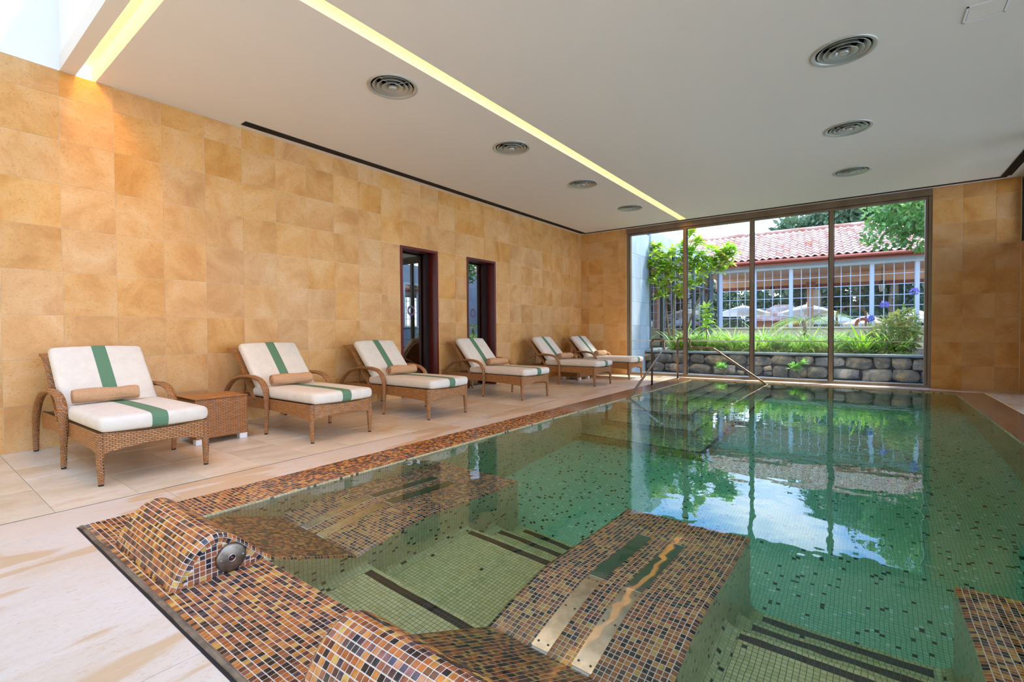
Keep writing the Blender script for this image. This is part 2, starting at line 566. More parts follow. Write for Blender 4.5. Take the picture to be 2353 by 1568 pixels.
def grid_mosaic(name, tones, grout, rough=0.25):
    """surfaces too far off to tell the tiles apart: square tile grid in world space; tones = [(upto, colour)]"""
    m = bpy.data.materials.new(name)
    m.use_nodes = True
    t = m.node_tree
    l = t.links.new
    bs = t.nodes['Principled BSDF']
    bs.inputs['Roughness'].default_value = rough
    geo = N(t, 'ShaderNodeNewGeometry')

    def vm(op, a=None, b=None):
        n = N(t, 'ShaderNodeVectorMath', operation=op)
        for k, s in enumerate((a, b)):
            if s is None:
                continue
            if isinstance(s, tuple):
                n.inputs[k].default_value = s
            else:
                l(s, n.inputs[k])
        return n.outputs[1 if op == 'DOT_PRODUCT' else 0]
    ab = vm('ABSOLUTE', geo.outputs['True Normal'])
    nr = vm('FLOOR', vm('ADD', ab, (0.5, 0.5, 0.5)))
    inv = vm('SUBTRACT', (1.0, 1.0, 1.0), nr)
    ps = vm('MULTIPLY', vm('ADD', geo.outputs['Position'], (50.003, 50.003, 50.003)), inv)
    q = vm('SCALE', ps)
    q.node.inputs['Scale'].default_value = 1 / P
    fr = vm('SUBTRACT', vm('FRACTION', q), (0.5, 0.5, 0.5))
    ed = vm('MULTIPLY', vm('ABSOLUTE', fr), inv)
    sp = N(t, 'ShaderNodeSeparateXYZ')
    l(ed, sp.inputs[0])
    m1 = N(t, 'ShaderNodeMath', operation='MAXIMUM')
    m2 = N(t, 'ShaderNodeMath', operation='MAXIMUM')
    l(sp.outputs[0], m1.inputs[0])
    l(sp.outputs[1], m1.inputs[1])
    l(m1.outputs[0], m2.inputs[0])
    l(sp.outputs[2], m2.inputs[1])
    gm = N(t, 'ShaderNodeMath', operation='GREATER_THAN')
    gm.inputs[1].default_value = 0.445
    l(m2.outputs[0], gm.inputs[0])
    wn = N(t, 'ShaderNodeTexWhiteNoise', noise_dimensions='3D')
    l(vm('FLOOR', q), wn.inputs['Vector'])
    rpn = N(t, 'ShaderNodeValToRGB')
    rpn.color_ramp.interpolation = 'CONSTANT'
    el = rpn.color_ramp.elements
    el[0].position = 0.0
    el[0].color = lin(tones[0][1])
    el[1].position = tones[0][0]
    el[1].color = lin(tones[1][1])
    for k in range(1, len(tones) - 1):
        x = el.new(tones[k][0])
        x.color = lin(tones[k + 1][1])
    l(wn.outputs[0], rpn.inputs[0])
    mxn = N(t, 'ShaderNodeMixRGB')
    mxn.inputs[2].default_value = lin(grout)
    l(gm.outputs[0], mxn.inputs[0])
    l(rpn.outputs[0], mxn.inputs[1])
    l(mxn.outputs[0], bs.inputs['Base Color'])
    bp = N(t, 'ShaderNodeBump', i_Strength=0.35, i_Distance=0.002)
    iv = N(t, 'ShaderNodeMath', operation='SUBTRACT')
    iv.inputs[0].default_value = 1.0
    l(gm.outputs[0], iv.inputs[1])
    l(iv.outputs[0], bp.inputs['Height'])
    l(bp.outputs[0], bs.inputs['Normal'])
    MATS[name] = m


grid_mosaic('basin_mosaic', [(0.42, (212, 194, 140)), (0.80, (200, 184, 130)), (0.93, (218, 200, 150)), (0.975, (74, 56, 44)), (1.0, (120, 96, 66))], (150, 140, 104))
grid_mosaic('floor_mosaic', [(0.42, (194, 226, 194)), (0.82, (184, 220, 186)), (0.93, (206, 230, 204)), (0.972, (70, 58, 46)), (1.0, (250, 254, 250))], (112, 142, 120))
grid_mosaic('band_mosaic', [(0.18, (150, 84, 42)), (0.34, (166, 104, 48)), (0.50, (126, 70, 42)), (0.60, (174, 130, 62)), (0.72, (66, 40, 30)), (0.92, (28, 22, 21)), (1.0, (102, 62, 46))], (176, 158, 136), 0.12)
grid_mosaic('nosing_mosaic', [(0.5, (52, 38, 30)), (1.0, (40, 30, 26))], (104, 96, 80))


def emit_mat(name, col, st):
    m = bpy.data.materials.new(name)
    m.use_nodes = True
    t = m.node_tree
    t.nodes.clear()
    o = N(t, 'ShaderNodeOutputMaterial')
    e = N(t, 'ShaderNodeEmission', i_Strength=st)
    e.inputs[0].default_value = lin(col)
    t.links.new(e.outputs[0], o.inputs[0])
    MATS[name] = m


emit_mat('cove_lamp', (255, 180, 88), 26.0)
emit_mat('lantern_glow', (255, 220, 160), 1.2)


def glass_mat(name, ior=1.5, tint=(255, 255, 255), extra=0.0):
    """thin pane: clear, with the mirror part that glass has at each angle"""
    m = bpy.data.materials.new(name)
    m.use_nodes = True
    t = m.node_tree
    t.nodes.clear()
    o = N(t, 'ShaderNodeOutputMaterial')
    tr = N(t, 'ShaderNodeBsdfTransparent')
    tr.inputs[0].default_value = lin(tint)
    gl = N(t, 'ShaderNodeBsdfGlossy', i_Roughness=0.0)
    fr = N(t, 'ShaderNodeFresnel', i_IOR=ior)
    ms = N(t, 'ShaderNodeMixShader')
    t.links.new(fr.outputs[0], ms.inputs[0])
    t.links.new(tr.outputs[0], ms.inputs[1])
    t.links.new(gl.outputs[0], ms.inputs[2])
    t.links.new(ms.outputs[0], o.inputs[0])
    MATS[name] = m


glass_mat('glass', 1.45, (244, 250, 248))
glass_mat('glass_dark', 4.2, (70, 80, 84))
mat('film_line', (214, 222, 220), 0.6)


def water_mat():
    m = bpy.data.materials.new('pool_water')
    m.use_nodes = True
    t = m.node_tree
    t.nodes.clear()
    l = t.links.new
    o = N(t, 'ShaderNodeOutputMaterial')
    g = N(t, 'ShaderNodeBsdfGlass', i_IOR=1.333, i_Roughness=0.0)
    geo = N(t, 'ShaderNodeNewGeometry')
    n1 = N(t, 'ShaderNodeTexNoise', i_Scale=4.2, i_Detail=2.0, i_Roughness=0.45)
    l(geo.outputs['Position'], n1.inputs['Vector'])
    bp = N(t, 'ShaderNodeBump', i_Strength=1.0, i_Distance=0.0021)
    l(n1.outputs[0], bp.inputs['Height'])
    l(bp.outputs[0], g.inputs['Normal'])
    l(g.outputs[0], o.inputs[0])
    va = N(t, 'ShaderNodeVolumeAbsorption', i_Density=0.30)
    va.inputs[0].default_value = (0.0, 0.86, 0.60, 1)
    l(va.outputs[0], o.inputs[1])
    MATS['pool_water'] = m


water_mat()
M = MATS

# ------------------------------------------------------------------ rectangular slab pieces (wall and floor tiles)
_slab = {}


def slab_mesh(du, dv, th, m, axes, b=0.0012):
    key = (round(du, 4), round(dv, 4), th, m.name, axes)
    if key not in _slab:
        mb = MB()
        if axes == 'yz':
            mb.bbox(-th, 0, -du / 2, du / 2, -dv / 2, dv / 2, b)
        elif axes == 'xz':
            mb.bbox(-du / 2, du / 2, 0, th, -dv / 2, dv / 2, b)
        else:
            mb.bbox(-du / 2, du / 2, -dv / 2, dv / 2, -th, 0, b)
        _slab[key] = mb.mesh('slab', m)
    return _slab[key]


def subtract(r, holes):
    rs = [r]
    for (a0, a1, b0, b1) in holes:
        o = []
        for (u0, u1, v0, v1) in rs:
            if a1 <= u0 or a0 >= u1 or b1 <= v0 or b0 >= v1:
                o.append((u0, u1, v0, v1))
                continue
            if v1 > b1:
                o.append((u0, u1, b1, v1))
            if v0 < b0:
                o.append((u0, u1, v0, b0))
            lo, hi = max(v0, b0), min(v1, b1)
            if u0 < a0:
                o.append((u0, a0, lo, hi))
            if u1 > a1:
                o.append((a1, u1, lo, hi))
        rs = o
    return [q for q in rs if q[1] - q[0] > 0.012 and q[3] - q[2] > 0.012]


def tile_field(parent, us, vs, holes, axes, th, m, name, gap=0.0035, plane=0.0, cells=None):
    n = 0
    cells = cells or [(us[i], us[i + 1], vs[j], vs[j + 1]) for i in range(len(us) - 1) for j in range(len(vs) - 1)]
    for c in cells:
        for (u0, u1, v0, v1) in subtract(c, holes):
            me = slab_mesh(u1 - u0 - gap, v1 - v0 - gap, th, m, axes)
            cu, cv = (u0 + u1) / 2, (v0 + v1) / 2
            pr = plane + random.uniform(-0.0006, 0.0006)
            loc = {'yz': (pr, cu, cv), 'xz': (cu, -pr, cv), 'xy': (cu, cv, pr)}[axes]
            link(name, me, parent, loc)
            n += 1
    return n


# ------------------------------------------------------------------ room shell
TZ = [0.0] + [0.393 * k for k in range(1, 9)] + [H]
DOORS = [(4.795, 5.58), (6.28, 7.08)]
DZ = 2.352

# left wall: local y runs along it, local x points into the room
wl = MB()
ys = [YN] + [v for d in DOORS for v in d] + [10.42]
for k in range(0, len(ys), 2):
    wl.box(-0.30, -0.0035, ys[k], ys[k + 1], -0.02, H)
for d in DOORS:
    wl.box(-0.30, -0.0035, d[0], d[1], DZ, H)
wall_left = tag(wl.build('wall_left', M['grout_wall'], rz=A_L), 'left wall clad in square honey limestone tiles', kind='structure')
TY = [0.595 + 0.3855 * k for k in range(-8, 26)]
TY = [t for t in TY if t < 10.3] + [10.372]
tile_field(wall_left, TY, TZ, [(d[0] - 0.002, d[1] + 0.002, -1, DZ + 0.002) for d in DOORS], 'yz', 0.018, M['wall_stone'], 'stone_tile')
# white plaster upstand of the skylight shaft above the left wall
# end wall: local x along it, local y outward
WX0, WX1, WZ1 = 1.300, 6.668, 3.335
we = MB()
for x0, x1, z0, z1 in ((-0.4, WX0, -0.02, H + 0.3), (WX1, XR + 0.4, -0.02, H + 0.3), (WX0, WX1, WZ1, H + 0.3)):
    we.box(x0, x1, 0.0035, 0.26, z0, z1)
wall_end = tag(we.build('wall_end', M['grout_wall'], loc=(0, EL, 0), rz=A_E), 'end wall of honey limestone tiles around the garden window', kind='structure')
tile_field(wall_end, [0.135, 0.352, 0.73, 1.102, WX0], TZ, [(0.352, 0.73, TZ[2], TZ[3])], 'xz', 0.018, M['wall_stone'], 'stone_tile')
tile_field(wall_end, [WX1, 7.045, 7.43, XR], TZ, [], 'xz', 0.018, M['wall_stone'], 'stone_tile')
wh = empty('wall_hatch', (0, EL, 0), A_E)
tag(wh, 'pale square access panel with rounded corners in the end wall', 'access panel')
vs = []
for (cx_, cz_, a0_) in ((0.700, TZ[3] - 0.035, 0), (0.382, TZ[3] - 0.035, 1), (0.382, TZ[2] + 0.035, 2), (0.700, TZ[2] + 0.035, 3)):
    for q in range(5):
        a_ = (a0_ + q / 4) * math.pi / 2
        vs.append((cx_ + 0.026 * math.cos(a_), cz_ + 0.026 * math.sin(a_)))
n_ = len(vs)
MB().add([(x, -0.006, z) for x, z in vs] + [(x, 0.0034, z) for x, z in vs],
         [tuple(range(n_))] + [(j, n_ + j, n_ + (j + 1) % n_, (j + 1) % n_) for j in range(n_)]).build('panel', M['hatch_stone'], wh)
# right wall: stone at the far end under a high window, glazing towards the camera side
HW = (2.36, 3.35)
YG = 8.4
wr = MB()
wr.box(XR + 0.012, XR + 0.28, YG, 10.72, -0.02, HW[0])
wr.box(XR + 0.012, XR + 0.28, YG, 10.72, HW[1], H + 0.3)
wr.box(XR + 0.012, XR + 0.28, YG, YG + 0.12, HW[0], HW[1])
wr.box(XR + 0.012, XR + 0.28, YN, YG, 3.30, H + 0.3)
wall_right = tag(wr.build('wall_right', M['grout_wall']), 'right wall of honey limestone tiles below a high window', kind='structure')
for (y0, y1) in [(YG + 0.3855 * k, min(YG + 0.3855 * (k + 1), 10.70)) for k in range(6)]:
    for j in range(6):
        z1 = min(TZ[j + 1], HW[0])
        me = slab_mesh(y1 - y0 - 0.0035, z1 - TZ[j] - 0.0035, 0.018, M['wall_stone'], 'yz')
        o = link('stone_tile', me, wall_right, (XR, (y0 + y1) / 2, (TZ[j] + z1) / 2))
        o.rotation_euler = (0, 0, math.pi)
# wall behind the camera
tag(MB().box(-0.4, XR + 0.4, YN - 0.25, YN, -0.02, H + 1.4).build('wall_back', M['plaster']), 'plain plaster wall closing the near end', kind='structure')

# floor: slabs on a bed, a drain slot, curb stones along the pool
fl = MB()
fl.box(-0.3, TX0, YN, 10.9, -0.2, -0.02)
fl.box(TX1, XR + 0.3, YN, 10.9, -0.2, -0.02)
fl.box(TX0, TX1, YN, TY0 - 0.02, -0.2, -0.02)
fl.box(TX0, TX1, TY1 + 0.01, 11.0, -0.2, -0.02)
floor = tag(fl.build('floor', M['grout_floor']), 'cream limestone floor around the pool', kind='structure')
SLOT = 2.162
yl = [0.565 + 0.3855 * k for k in range(-9, 26)]
cells = []
for i in range(len(yl) - 1):
    r = random.random()
    xs = [-0.02, 0.37, 0.745, 1.12, 1.49, SLOT - 0.006]
    if r < 0.25:
        xs = [-0.02, 0.745, 1.12, 1.49, SLOT - 0.006]
    elif r < 0.5:
        xs = [-0.02, 0.37, 0.745, 1.49, SLOT - 0.006]
    if yl[i] < 0.5:
        xs = [-0.02, 0.745, 1.49, SLOT - 0.006]
    for k in range(len(xs) - 1):
        cells.append((xs[k] + (0.001 if k else B * yl[i]), xs[k + 1], yl[i], min(yl[i + 1], 10.36)))
tile_field(floor, None, None, [], 'xy', 0.019, M['floor_stone'], 'floor_slab', gap=0.0022, cells=cells)
cells = []
y = -2.5
while y < 10.3:
    l_ = 1.19
    cells.append((SLOT + 0.006, TX0 - 0.004, y, min(y + l_, 10.44)))
    y += l_
tile_field(floor, None, None, [], 'xy', 0.019, M['curb_stone'], 'curb_stone', gap=0.0022, cells=cells)
cells = []
xs = [TX0 - 0.002, 3.34, 4.15, 4.95, 5.75, 6.55, 7.26, XR]
for k in range(len(xs) - 1):
    for (y0, y1) in ((-2.5, -1.25), (-1.25, -0.35), (-0.35, TY0 - 0.024)):
        cells.append((xs[k], xs[k + 1], y0, y1))
for k in range(26):
    y0 = TY0 - 0.024 + 0.3855 * k
    cells.append((TX1 + 0.004, XR, y0, min(y0 + 0.3855, 10.5)))
for k in range(6):
    cells.append((TX0 + 0.86 * k, min(TX0 + 0.86 * (k + 1), XR), TY1 + 0.012, 10.62))
tile_field(floor, None, None, [], 'xy', 0.019, M['curb_stone'], 'floor_slab', gap=0.0022, cells=cells)
# dark drain slot and the stone nosing along the near edge
tag(MB().box(SLOT - 0.0055, SLOT + 0.0055, YN, 10.45, -0.019, -0.0012).build('drain_slot_and_gap_shade', M['gasket'], floor))
tag(MB().box(TX0 - 0.004, TX1, TY0 - 0.025, TY0 - 0.011, -0.019, -0.006).build('drain_slot_and_gap_shade', M['gasket'], floor))  # dark strip standing in for the shade in the gap outside the nosing
nb = MB()
prof = [(TY0 - 0.012, -0.03), (TY0 - 0.012, -0.003), (TY0 - 0.008, 0.001), (TY0 + 0.001, 0.002), (TY0 + 0.008, -0.001), (TY0 + 0.008, -0.03)]
nx = 60
vs = []
for i in range(nx + 1):
    x = TX0 - 0.004 + (TX1 - TX0) * i / nx
    for (yy, zz) in prof:
        vs.append((x, yy + random.uniform(-0.0012, 0.0012), zz + random.uniform(-0.0009, 0.0009)))
k = len(prof)
nb.add(vs, [(i * k + j, i * k + j + 1, (i + 1) * k + j + 1, (i + 1) * k + j) for i in range(nx) for j in range(k - 1)])
tag(nb.build('trim_1', M['trim_stone']), 'rough grey stone nosing along the near pool edge', kind='structure')

# ceiling with two lamp coves and the skylight well
CV1 = (2.571, 2.708)     # long cove, runs along the room
CV2 = (1.100, 1.240)     # cross cove beside the skylight
SKY = (-1.7, 0.992)
ce = MB()
T = 0.14


def cbox(x0, x1, y0, y1):
    ce.box(x0, x1, y0, y1, H, H + T)


def end_y(x):
    return EL + ES * x + 0.1


def cpoly(x0, x1, y0):
    vs = [(x0, y0, H), (x1, y0, H), (x1, end_y(x1), H), (x0, end_y(x0), H)]
    ce.add(vs + [(a, b, H + T) for a, b, c in vs], [(0, 3, 2, 1), (4, 5, 6, 7), (0, 1, 5, 4), (1, 2, 6, 5), (2, 3, 7, 6), (3, 0, 4, 7)])


cbox(-0.3, XR + 0.3, SKY[1], CV2[0])
VENTS = [(2.14, 2.997), (2.13, 4.91), (2.13, 6.805), (2.135, 8.682), (5.63, 4.963), (5.61, 6.884), (5.60, 8.775)]
VH = 0.27
for (xa, xb) in ((-0.3, CV1[0]), (CV1[1], XR + 0.3)):
    for (u0, u1, v0, v1) in subtract((xa, xb, CV2[1], 10.2), [(x - VH, x + VH, y - VH, y + VH) for x, y in VENTS]):
        cbox(u0, u1, v0, v1)
    cpoly(xa, xb, 10.2)
for (x, y) in VENTS:                      # square plates with a round opening
    n = 48
    vs, fs = [], []
    for j in range(n):
        a = 2 * math.pi * j / n
        c_, s_ = math.cos(a), math.sin(a)
        k = VH / max(abs(c_), abs(s_))
        vs += [(x + k * c_, y + k * s_, H), (x + 0.228 * c_, y + 0.228 * s_, H), (x + 0.228 * c_, y + 0.228 * s_, H + T)]
    for j in range(n):
        q = (j + 1) % n
        fs += [(3 * j, 3 * j + 1, 3 * q + 1, 3 * q), (3 * j + 1, 3 * j + 2, 3 * q + 2, 3 * q + 1)]
    ce.add(vs, fs)
cpoly(CV1[0], CV1[1], 10.28)
cbox(-0.3, XR + 0.3, YN, SKY[0])
ceiling = tag(ce.build('ceiling', M['plaster']), 'smooth pale plaster ceiling with recessed light coves', kind='structure')
sh = MB()
S1 = H + 1.1
sh.box(-0.30, -0.002 + B, YN, SKY[1], H, S1)
sh.box(XR, XR + 0.3, SKY[0], SKY[1], H, S1)
sh.box(-0.3, XR + 0.3, SKY[1], SKY[1] + 0.09, H + T, S1)
sh.box(-0.3, XR + 0.3, SKY[0] - 0.1, SKY[0], H + T, S1)
sh.build('skylight_shaft', M['plaster_white'], ceiling)
sg = MB()
for x0 in (0.0, 1.92, 3.85, 5.78):
    sg.box(x0, x0 + 0.05, SKY[0], SKY[1], S1 - 0.05, S1 + 0.03)
sg.build('skylight_bar', M['white_metal'], ceiling)
MB().box(0, XR, SKY[0], SKY[1], S1, S1 + 0.006).build('skylight_pane', M['glass'], ceiling)
# cove boxes: white sides, lamp tape on the top
cvb = MB()
cvb.box(CV1[0] - 0.02, CV1[0] - 0.001, CV2[1], 10.28, H + 0.002, H + 0.16)
cvb.box(CV1[1] + 0.001, CV1[1] + 0.02, CV2[1], 10.28, H + 0.002, H + 0.16)
cvb.box(CV1[0] - 0.02, CV1[1] + 0.02, CV2[1], 10.28, H + 0.16, H + 0.18)
cvb.box(-0.3, XR, CV2[0] - 0.02, CV2[0] - 0.001, H + T, H + 0.18)
cvb.box(-0.3, XR, CV2[1] + 0.001, CV2[1] + 0.02, H + T, H + 0.18)
cvb.box(-0.3, XR, CV2[0] - 0.02, CV2[1] + 0.02, H + 0.18, H + 0.2)
cvb.build('light_cove', M['plaster_white'], ceiling)
c1 = MB().box(CV1[1] - 0.040, CV1[1] - 0.008, CV2[1] + 0.02, 10.26, H + 0.148, H + 0.158).build('cove_light', M['cove_lamp'])
tag(c1, 'warm light strip recessed in the long ceiling cove over the poolside', 'light strip')
c2 = MB().box(0.03, XR - 0.03, CV2[0] + 0.012, CV2[1] - 0.090, H + 0.165, H + 0.175).build('cove_light', M['cove_lamp'])
tag(c2, 'warm light strip in the cross cove beside the skylight', 'light strip')

# linear slot diffuser round the ceiling edge
ld = empty('linear_diffuser', (0, 0, H))
tag(ld, 'dark linear slot diffuser running round the ceiling edge', 'vent')
fr_ = MB()
for side in ('L', 'E', 'R'):
    for (a0, a1) in ((0.0, 0.010), (0.098, 0.108)):
        pass


def strip(mb, p0, p1, w0, w1, z0, z1):
    p0, p1 = Vector(p0), Vector(p1)
    d = (p1 - p0).normalized()
    n = Vector((-d.y, d.x))
    q = [p0 + n * w0, p1 + n * w0, p1 + n * w1, p0 + n * w1]
    mb.add([(v.x, v.y, z0) for v in q] + [(v.x, v.y, z1) for v in q],
           [(0, 3, 2, 1), (4, 5, 6, 7), (0, 1, 5, 4), (1, 2, 6, 5), (2, 3, 7, 6), (3, 0, 4, 7)])


def wallpt(y, off):
    return (B * y + off, y)


runs = [(wallpt(2.475, 0.165), wallpt(10.22, 0.165), 0.108),
        ((0.28, end_y(0.28) - 0.24), (7.52, end_y(7.52) - 0.24), 0.055),
        ((7.50, 10.52), (7.50, 2.6), 0.108)]
for ri, (p0, p1, wd) in enumerate(runs):
    bk_ = MB()
    strip(bk_, p0, p1, -wd / 2, wd / 2, -0.0015, -0.0005)
    bk_.build('slot_back', M['vent_dark'], ld)
    nbl = 4 if wd > 0.08 else 2
    for q in range(nbl + 1):
        c = -wd / 2 + wd * q / nbl
        bl = MB()
        strip(bl, p0, p1, c - 0.005, c + 0.005, -0.007, 0.0)
        bl.build('blade', M['bronze_dark'], ld)

# round ceiling diffusers
vent = empty('ceiling_diffuser', (0, 0, 0))
MB().lathe([(0.238, 0.0), (0.240, -0.006), (0.226, -0.012), (0.206, -0.004), (0.196, 0.02), (0.200, 0.03)], 48).build('flange', M['vent_metal'], vent, True)
for r0, r1, zz in ((0.190, 0.150, -0.004), (0.148, 0.108, -0.010), (0.104, 0.052, -0.016)):
    o = MB().lathe([(r1, 0.055 + zz), (r1 + 0.012, 0.03 + zz), (r0 - 0.008, 0.006 + zz), (r0, zz), (r0 - 0.004, zz - 0.002), (r1 + 0.006, 0.024 + zz), (r1 - 0.006, 0.053 + zz)], 48).build('cone_ring', M['vent_metal'], vent, True)
MB().lathe([(0.0005, -0.026), (0.036, -0.026), (0.04, -0.022), (0.036, 0.0), (0.0005, 0.002)], 32).build('centre_plug', M['vent_metal'], vent, True)
st_ = MB()
for a in range(3):
    an = a * 2 * math.pi / 3 + 0.5
    st_.tube([(0.03 * math.cos(an), 0.03 * math.sin(an), 0.02), (0.19 * math.cos(an), 0.19 * math.sin(an), 0.035)], 0.006, 6)
st_.build('spoke', M['vent_metal'], vent)
MB().lathe([(0.0005, 0.09), (0.205, 0.09), (0.205, 0.02)], 40).build('neck', M['vent_dark'], vent)
spots = VENTS
lab = ['round grey ceiling diffuser beside the light cove, first of four from the skylight',
       'round ceiling diffuser beside the light cove, second of four from the skylight',
       'round ceiling diffuser beside the light cove, third of four from the skylight',
       'round ceiling diffuser between the light cove and garden window corner, last of four',
       'large round ceiling diffuser over the middle of the pool',
       'round ceiling diffuser over the pool, between two others in its row of three',
       'round ceiling diffuser over the pool closest to the garden window']
for i, (x, y) in enumerate(spots):
    o = vent if i == 0 else copy_tree(vent)
    o.location = (x, y, H)
    tag(o, lab[i], 'ceiling vent', 'round ceiling diffusers')
# flush ceiling hatch
hp = empty('ceiling_hatch', (6.50, 4.97, H))
tag(hp, 'small flush square access hatch in the ceiling over the pool', 'hatch')
MB().box(-0.10, 0.10, -0.10, 0.10, -0.004, 0.0).build('hatch_panel', M['plaster'], hp)
hf = MB()
for a in ((-0.118, -0.106, -0.118, 0.118), (0.106, 0.118, -0.118, 0.118), (-0.118, 0.118, -0.118, -0.106), (-0.118, 0.118, 0.106, 0.118)):
    hf.box(a[0], a[1], a[2], a[3], -0.006, 0.0)
hf.build('hatch_frame', M['plaster_white'], hp)

# ------------------------------------------------------------------ garden window in the end wall
win = tag(empty('window_1', (0, EL, 0), A_E), 'wide bronze framed window onto the garden', kind='structure')
FW = 0.075


def wbox(name, x0, x1, z0, z1, y0=0.02, y1=0.14, m='bronze'):
    return MB().bbox(x0, x1, y0, y1, z0, z1, 0.004).build(name, M[m], win)


wbox('frame_head', WX0, WX1, WZ1 - FW, H, -0.004)
wbox('frame_sill', WX0, WX1, 0.0, 0.05)
wbox('frame_jamb', WX0, WX0 + 0.05, 0.05, WZ1 - FW)
wbox('frame_jamb', WX1 - 0.05, WX1, 0.05, WZ1 - FW)
wbox('frame_jamb', WX0 + 0.055, WX0 + 0.09, 0.05, WZ1 - FW, 0.03, 0.12)
wbox('frame_jamb', WX1 - 0.09, WX1 - 0.055, 0.05, WZ1 - FW, 0.03, 0.12)
wbox('frame_head', WX0 + 0.05, WX1 - 0.05, WZ1 - FW - 0.045, WZ1 - FW - 0.004, 0.03, 0.12)
MUL = [2.615, 3.925, 5.255]
for x in MUL:
    wbox('mullion', x - 0.034, x + 0.034, 0.05, WZ1 - FW - 0.045)
    wbox('gasket', x - 0.046, x - 0.035, 0.05, WZ1 - FW - 0.045, 0.05, 0.1, 'gasket')
    wbox('gasket', x + 0.035, x + 0.046, 0.05, WZ1 - FW - 0.045, 0.05, 0.1, 'gasket')
ed = [WX0 + 0.09] + [v for x in MUL for v in (x - 0.046, x + 0.046)] + [WX1 - 0.09]
for k in range(0, 8, 2):
    MB().quad((ed[k], 0.075, 0.05), (ed[k + 1], 0.075, 0.05), (ed[k + 1], 0.075, WZ1 - 0.1), (ed[k], 0.075, WZ1 - 0.1)).build('pane', M['glass'], win)
    MB().box(ed[k], ed[k + 1], 0.0722, 0.0738, 0.775, 0.793).build('safety_line', M['film_line'], win)

# high window in the right wall and the glazed side towards the camera
w2 = tag(empty('window_2', (XR, 0, 0)), 'high bronze framed window in the right wall', kind='structure')
for y0, y1, z0, z1 in ((YG + 0.12, 10.70, HW[0], HW[0] + 0.05), (YG + 0.12, 10.70, HW[1] - 0.05, HW[1]), (10.65, 10.70, HW[0], HW[1]), (YG + 0.12, YG + 0.17, HW[0], HW[1]), (9.5, 9.56, HW[0], HW[1])):
    MB().bbox(0.0, 0.12, y0, y1, z0, z1, 0.004).build('frame_bar', M['bronze_dark'], w2)
MB().quad((0.06, YG + 0.12, HW[0]), (0.06, 10.7, HW[0]), (0.06, 10.7, HW[1]), (0.06, YG + 0.12, HW[1])).build('pane', M['glass'], w2)
w3 = tag(empty('window_3', (XR, 0, 0)), 'floor to ceiling glazing along the right side', kind='structure')
yb = [YN + 0.0, -0.5, 1.3, 3.1, 4.9, 6.65, YG]
for yy in yb:
    MB().bbox(0.02, 0.14, yy - 0.035, yy + 0.035, 0.05, 3.26, 0.004).build('mullion', M['bronze'], w3)
MB().bbox(0.02, 0.14, YN, YG, 0.0, 0.05, 0.004).build('frame_sill', M['bronze'], w3)
MB().bbox(0.02, 0.14, YN, YG, 3.26, 3.31, 0.004).build('frame_head', M['bronze'], w3)
for k in range(len(yb) - 1):
    MB().quad((0.08, yb[k], 0.05), (0.08, yb[k + 1], 0.05), (0.08, yb[k + 1], 3.26), (0.08, yb[k], 3.26)).build('pane', M['glass'], w3)

# ------------------------------------------------------------------ two mahogany doors with dark glass in the left wall
for n, (y0, y1) in enumerate(DOORS):
    d = tag(empty('door_%d' % (n + 1), (0, 0, 0), A_L), 'tall mahogany framed glass door set deep in the stone wall', kind='structure')
    fw = 0.045
    MB().bbox(-0.05, 0.012, y0, y0 + fw, 0, DZ, 0.004).build('frame_post', M['mahogany'], d)
    MB().bbox(-0.05, 0.012, y1 - fw, y1, 0, DZ, 0.004).build('frame_post', M['mahogany'], d)
    MB().bbox(-0.05, 0.012, y0 + fw, y1 - fw, DZ - fw, DZ, 0.004).build('frame_head', M['mahogany'], d)
    MB().box(-0.30, -0.05, y1 - 0.02, y1 - 0.004, 0, DZ - 0.01).build('reveal', M['mahogany'], d)
    MB().box(-0.30, -0.05, y0 + 0.004, y0 + 0.02, 0, DZ - 0.01).build('reveal', M['mahogany'], d)
    MB().box(-0.30, -0.05, y0 + 0.02, y1 - 0.02, DZ - 0.03, DZ - 0.012).build('reveal_head', M['mahogany'], d)
    # the glazed leaf is turned a touch so it mirrors more of the bright court
    lf = empty('door_leaf', (-0.165, y0 + 0.022, 0.0), math.radians(3.0))
    lf.parent = d
    wl_ = y1 - y0 - 0.048
    MB().box(-0.012, 0.004, wl_ - 0.075, wl_, 0, DZ - 0.035).build('stile', M['dark_room'], lf)
    MB().box(-0.012, 0.004, 0.0, 0.028, 0, DZ - 0.035).build('stile', M['dark_room'], lf)
    MB().box(-0.008, 0.0, 0.028, wl_ - 0.075, 0.0, DZ - 0.035).build('glass_panel', M['glass_dark'], lf)
    MB().box(-0.42, -0.40, y0 - 0.1, y1 + 0.1, 0.0, DZ).build('back_panel', M['dark_room'], d)
    # ring symbol on the glass
    yc = 0.34
    nr_ = 54
    vs = []
    for r in (0.052, 0.082):
        for j in range(nr_):
            a = 2 * math.pi * j / nr_
            rr = r * (1 + 0.025 * math.sin(9 * a))
            vs.append((0.0015, yc + rr * math.cos(a), 1.36 + rr * math.sin(a)))
    MB().add(vs, [(j, (j + 1) % nr_, nr_ + (j + 1) % nr_, nr_ + j) for j in range(nr_)]).build('ring_symbol', M['ring_purple'], lf)

# ------------------------------------------------------------------ mosaic
_tile = {}


